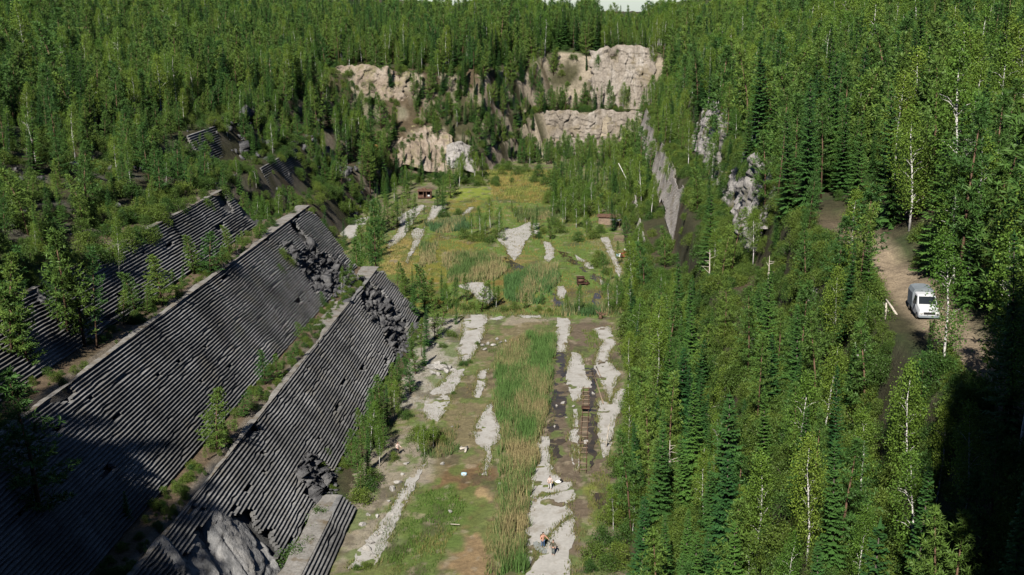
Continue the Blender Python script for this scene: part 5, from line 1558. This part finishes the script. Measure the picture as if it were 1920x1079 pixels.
p = on_z(1146, 425, 0)
t = thing('rusty_shed', 'low shed with rust red roof edge and grey flat roof among the trees', 'shed', (p[0], p[1], 0), -.1)
MB().box((-1.2, 3.0, 1.0), (4.6, 2.0, 2.0)).build('wall', 'wood', t, bevel=.03)
MB().box((-1.2, 2.9, 2.25), (5.4, 2.6, .22), 0, .12).build('roof', 'rust', t, bevel=.03)
MB().box((1.2, .3, 1.75), (2.4, 3.2, .14), -.1, -.12).build('canopy', 'grey_canvas', t, bevel=.02)
for x, y in ((.1, -1.1), (2.2, -1.1), (.2, 1.7), (2.3, 1.7)): MB().tube([(x, y, -.1), (x, y, 1.7)], .09, 8).build('post', 'rust_dark', t)
p = on_z(1158, 452, 0)
t = thing('plank_steps', 'weathered plank steps leading up to the grey shed roof', 'steps', (p[0], p[1], 0), -.15)
for k in range(5): MB().box((random.gauss(.1, .06), k * .62, .15 + k * .16), (2.4 + random.gauss(0, .15), .42, .08), random.gauss(0, .05)).build('step', 'wood', t)
for x in (-.9, 1.1): MB().tube([(x, -.2, .05), (x, 2.7, .75)], .07, 6).build('stringer', 'rust_dark', t)

p = on_z(1172, 484, 0)
t = thing('wrecked_engine', 'heap of faded red machinery beside the stone track', 'machine', (p[0], p[1], 0), .4)
MB().box((0, .2, .7), (1.5, 1.1, .8)).box((.3, .6, 1.3), (.7, .6, .5)).build('body', 'red_junk', t, bevel=.08)
MB().tube([(-.9, 0, .5), (.9, 0, .5)], .16, 10).build('axle', 'rust_dark', t, True)
for x in (-.95, .95): MB().tube([(x - .08, 0, .5), (x + .08, 0, .5)], .48, 16).build('wheel', 'rust_dark', t, True)
MB().tube([(.3, .6, 1.5), (.3, .6, 2.0)], .25, 10).build('air_filter', 'white_paint', t, True)
o = lump('rubbish_heap', 'heap of white and pale blue rubbish beside the red machinery', 'rubbish', 1162, 482, 'white_cloth', (1.5, 1.2, .9), z=.1, seed=5)
b = MB(); b.box((-.4, -.3, .45), (.7, .5, .5), .4, .2); b.build('crate', 'blue_junk', o, bevel=.04)

# torn-out tree root by the green belt
p = on_z(1126, 597, 0)
t = thing('tree_root', 'torn-out brown tree root with bare spiky branches by the green belt', 'tree root', (p[0], p[1], 0))
MB().tube([(0, 0, -.1), (.05, 0, .5), (.1, .05, 1.0)], [.4, .32, .2], 9).build('stump', 'bark_pine', t, True)
for k in range(14):
    a = k * 2.4; e = .25 + .75 * ((k * 7) % 5) / 5; l = 1.2 + .5 * ((k * 3) % 4) / 4
    d = Vector((math.cos(a) * math.cos(e), math.sin(a) * math.cos(e), math.sin(e)))
    MB().tube([d * .2 + Vector((0, 0, .5)), d * l * .6 + Vector((0, 0, .55)), d * l + Vector((.1 * math.sin(k), .1, .5))], [.09, .05, .015], 5).build('branch', 'bark_pine', t)

# ------------------------------------------------------------------ the van on the rim road
def van():
    p = on_ground(1730, 590)
    z = p[2]
    t = thing('van', 'white cab van with grey canvas back parked on the dirt rim road', 'van', (p[0], p[1], z + .02), -.06)
    t.scale = (.92, .92, .92)
    # front is -Y
    def ring(y, w, z0, z1, top_w):
        return [(-w / 2, y, z0), (-w / 2, y, (z0 + z1) / 2), (-top_w / 2, y, z1 - .06), (-top_w / 2 + .1, y, z1), (top_w / 2 - .1, y, z1), (top_w / 2, y, z1 - .06), (w / 2, y, (z0 + z1) / 2), (w / 2, y, z0)]
    MB().loft([ring(-2.75, 1.78, .45, .98, 1.6), ring(-2.62, 1.95, .40, 1.12, 1.72), ring(-1.72, 2.02, .40, 1.36, 1.80), ring(-1.62, 2.02, .40, 1.40, 1.82), ring(-1.05, 2.04, .40, 2.08, 1.66), ring(-.85, 2.04, .40, 2.16, 1.66), ring(.10, 2.04, .40, 2.20, 1.70), ring(.20, 2.04, .40, 2.18, 1.70)]).build('body', 'white_paint', t)
    MB().loft([[(-.80, -1.635, 1.44), (.80, -1.635, 1.44), (.74, -1.09, 2.045), (-.74, -1.09, 2.045)], [(-.80, -1.60, 1.42), (.80, -1.60, 1.42), (.74, -1.06, 2.02), (-.74, -1.06, 2.02)]]).build('windscreen', 'glass', t)
    for s in (-1, 1):
        MB().loft([[(s * 1.005, -1.35, 1.36), (s * 1.02, -.15, 1.36), (s * .88, -.20, 2.0), (s * .88, -.92, 2.0)], [(s * .97, -1.35, 1.36), (s * .98, -.15, 1.36), (s * .84, -.20, 2.0), (s * .84, -.92, 2.0)]]).build('side_window', 'glass', t)
        MB().box((s * 1.16, -1.35, 1.55), (.22, .10, .34)).build('mirror', 'rubber', t, bevel=.03)
        MB().tube([(s * .72, -2.76, .84), (s * .72, -2.68, .84)], .15, 16).build('headlight', 'lamp', t, True)
        for y in (-1.95, 1.55):
            w = MB().tube([(s * .78, y, .36), (s * 1.02, y, .36)], .37, 20).build('wheel', 'rubber', t, True)
            MB().tube([(s * .9, y, .36), (s * 1.035, y, .36)], .19, 14).build('rim', 'chrome', w, True)
    MB().box((0, -2.78, .50), (1.95, .16, .20)).build('bumper', 'grey_canvas', t, bevel=.04)
    MB().box((0, -2.745, .80), (1.05, .05, .22)).build('grille', 'rubber', t, bevel=.01)
    MB().box((0, 1.25, .52), (1.9, 2.3, .2)).build('chassis', 'rubber', t)
    hull = [(-1.03, .62), (-1.03, 2.0), (-.85, 2.36), (-.4, 2.48), (.4, 2.48), (.85, 2.36), (1.03, 2.0), (1.03, .62)]
    MB().loft([[(x, y, zz) for x, zz in hull] for y in (.28, 1.0, 1.7, 2.45)]).build('canvas_back', 'grey_canvas', t)
    return p
VP = van()
def pole3(name, label, cat, a, b_, r, mat, group=None):
    A = on_ground(*a); d = np.array(b_)
    c = Vector(A)
    return MB().tube([Vector((0, 0, 0)), Vector(d * .5) + Vector((0, 0, .05)), Vector(d)], [r, r * .9, r * .7], 8).build(name, mat, None, True, label=label, cat=cat, group=group, loc=c)
pole3('log', 'pale peeled log leaning on the bank beside the van', 'log', (1682, 592), (-.5, 2.2, .9), .11, 'deadwood')
pole3('log', 'short pale log lying next to the leaning one by the van', 'log', (1668, 588), (-.2, 1.8, .5), .10, 'deadwood')
pole3('log', 'upright pale post on the verge by the van', 'post', (1660, 600), (0, .1, 1.5), .10, 'deadwood')
pole3('birch_log', 'broken pale birch trunk leaning beside the road below the van', 'log', (1612, 692), (-.5, .3, 2.4), .09, 'bark_birch')
pole3('fallen_birch', 'bent white birch stem leaning over at the head of the back pit', 'dead trunk', (1180, 347), (-3.2, 1.5, 6.0), .12, 'bark_birch')
q = on_ground(1706, 407); boulder(q[0], q[1], q[2], .8, 'white rock at the edge of the rim road beyond the van', None, False, 1)
q = on_ground(1850, 320); boulder(q[0], q[1], q[2], 5.0, 'huge rounded grey-pink rock outcrop on the hillside above the van', None, False, 2)
q = on_ground(1800, 210); boulder(q[0], q[1], q[2], 2.6, 'grey rock outcrop higher on the hillside above the van', None, False, 3)
q = on_ground(1740, 275); boulder(q[0], q[1], q[2], 2.2, 'dark mossy rock between pines on the hillside above the van', None, True, 4)

# ------------------------------------------------------------------ tell small sets of look-alikes apart by their order
ORD = 'nearest second third fourth fifth sixth seventh eighth ninth tenth eleventh twelfth'.split()
sets = {}
for o in C.objects:
    if o.parent is None and o.get('category') and o.get('label'): sets.setdefault(o['label'], []).append(o)
for lab, obs in sets.items():
    if 1 < len(obs) <= 12 and len(lab.split()) <= 12:
        obs.sort(key=lambda q: (Vector(q.location) - Vector(CAM)).length)
        for k, q in enumerate(obs):
            q['label'] = lab + (', nearest the viewer' if k == 0 else f', {ORD[k]} from the viewer')
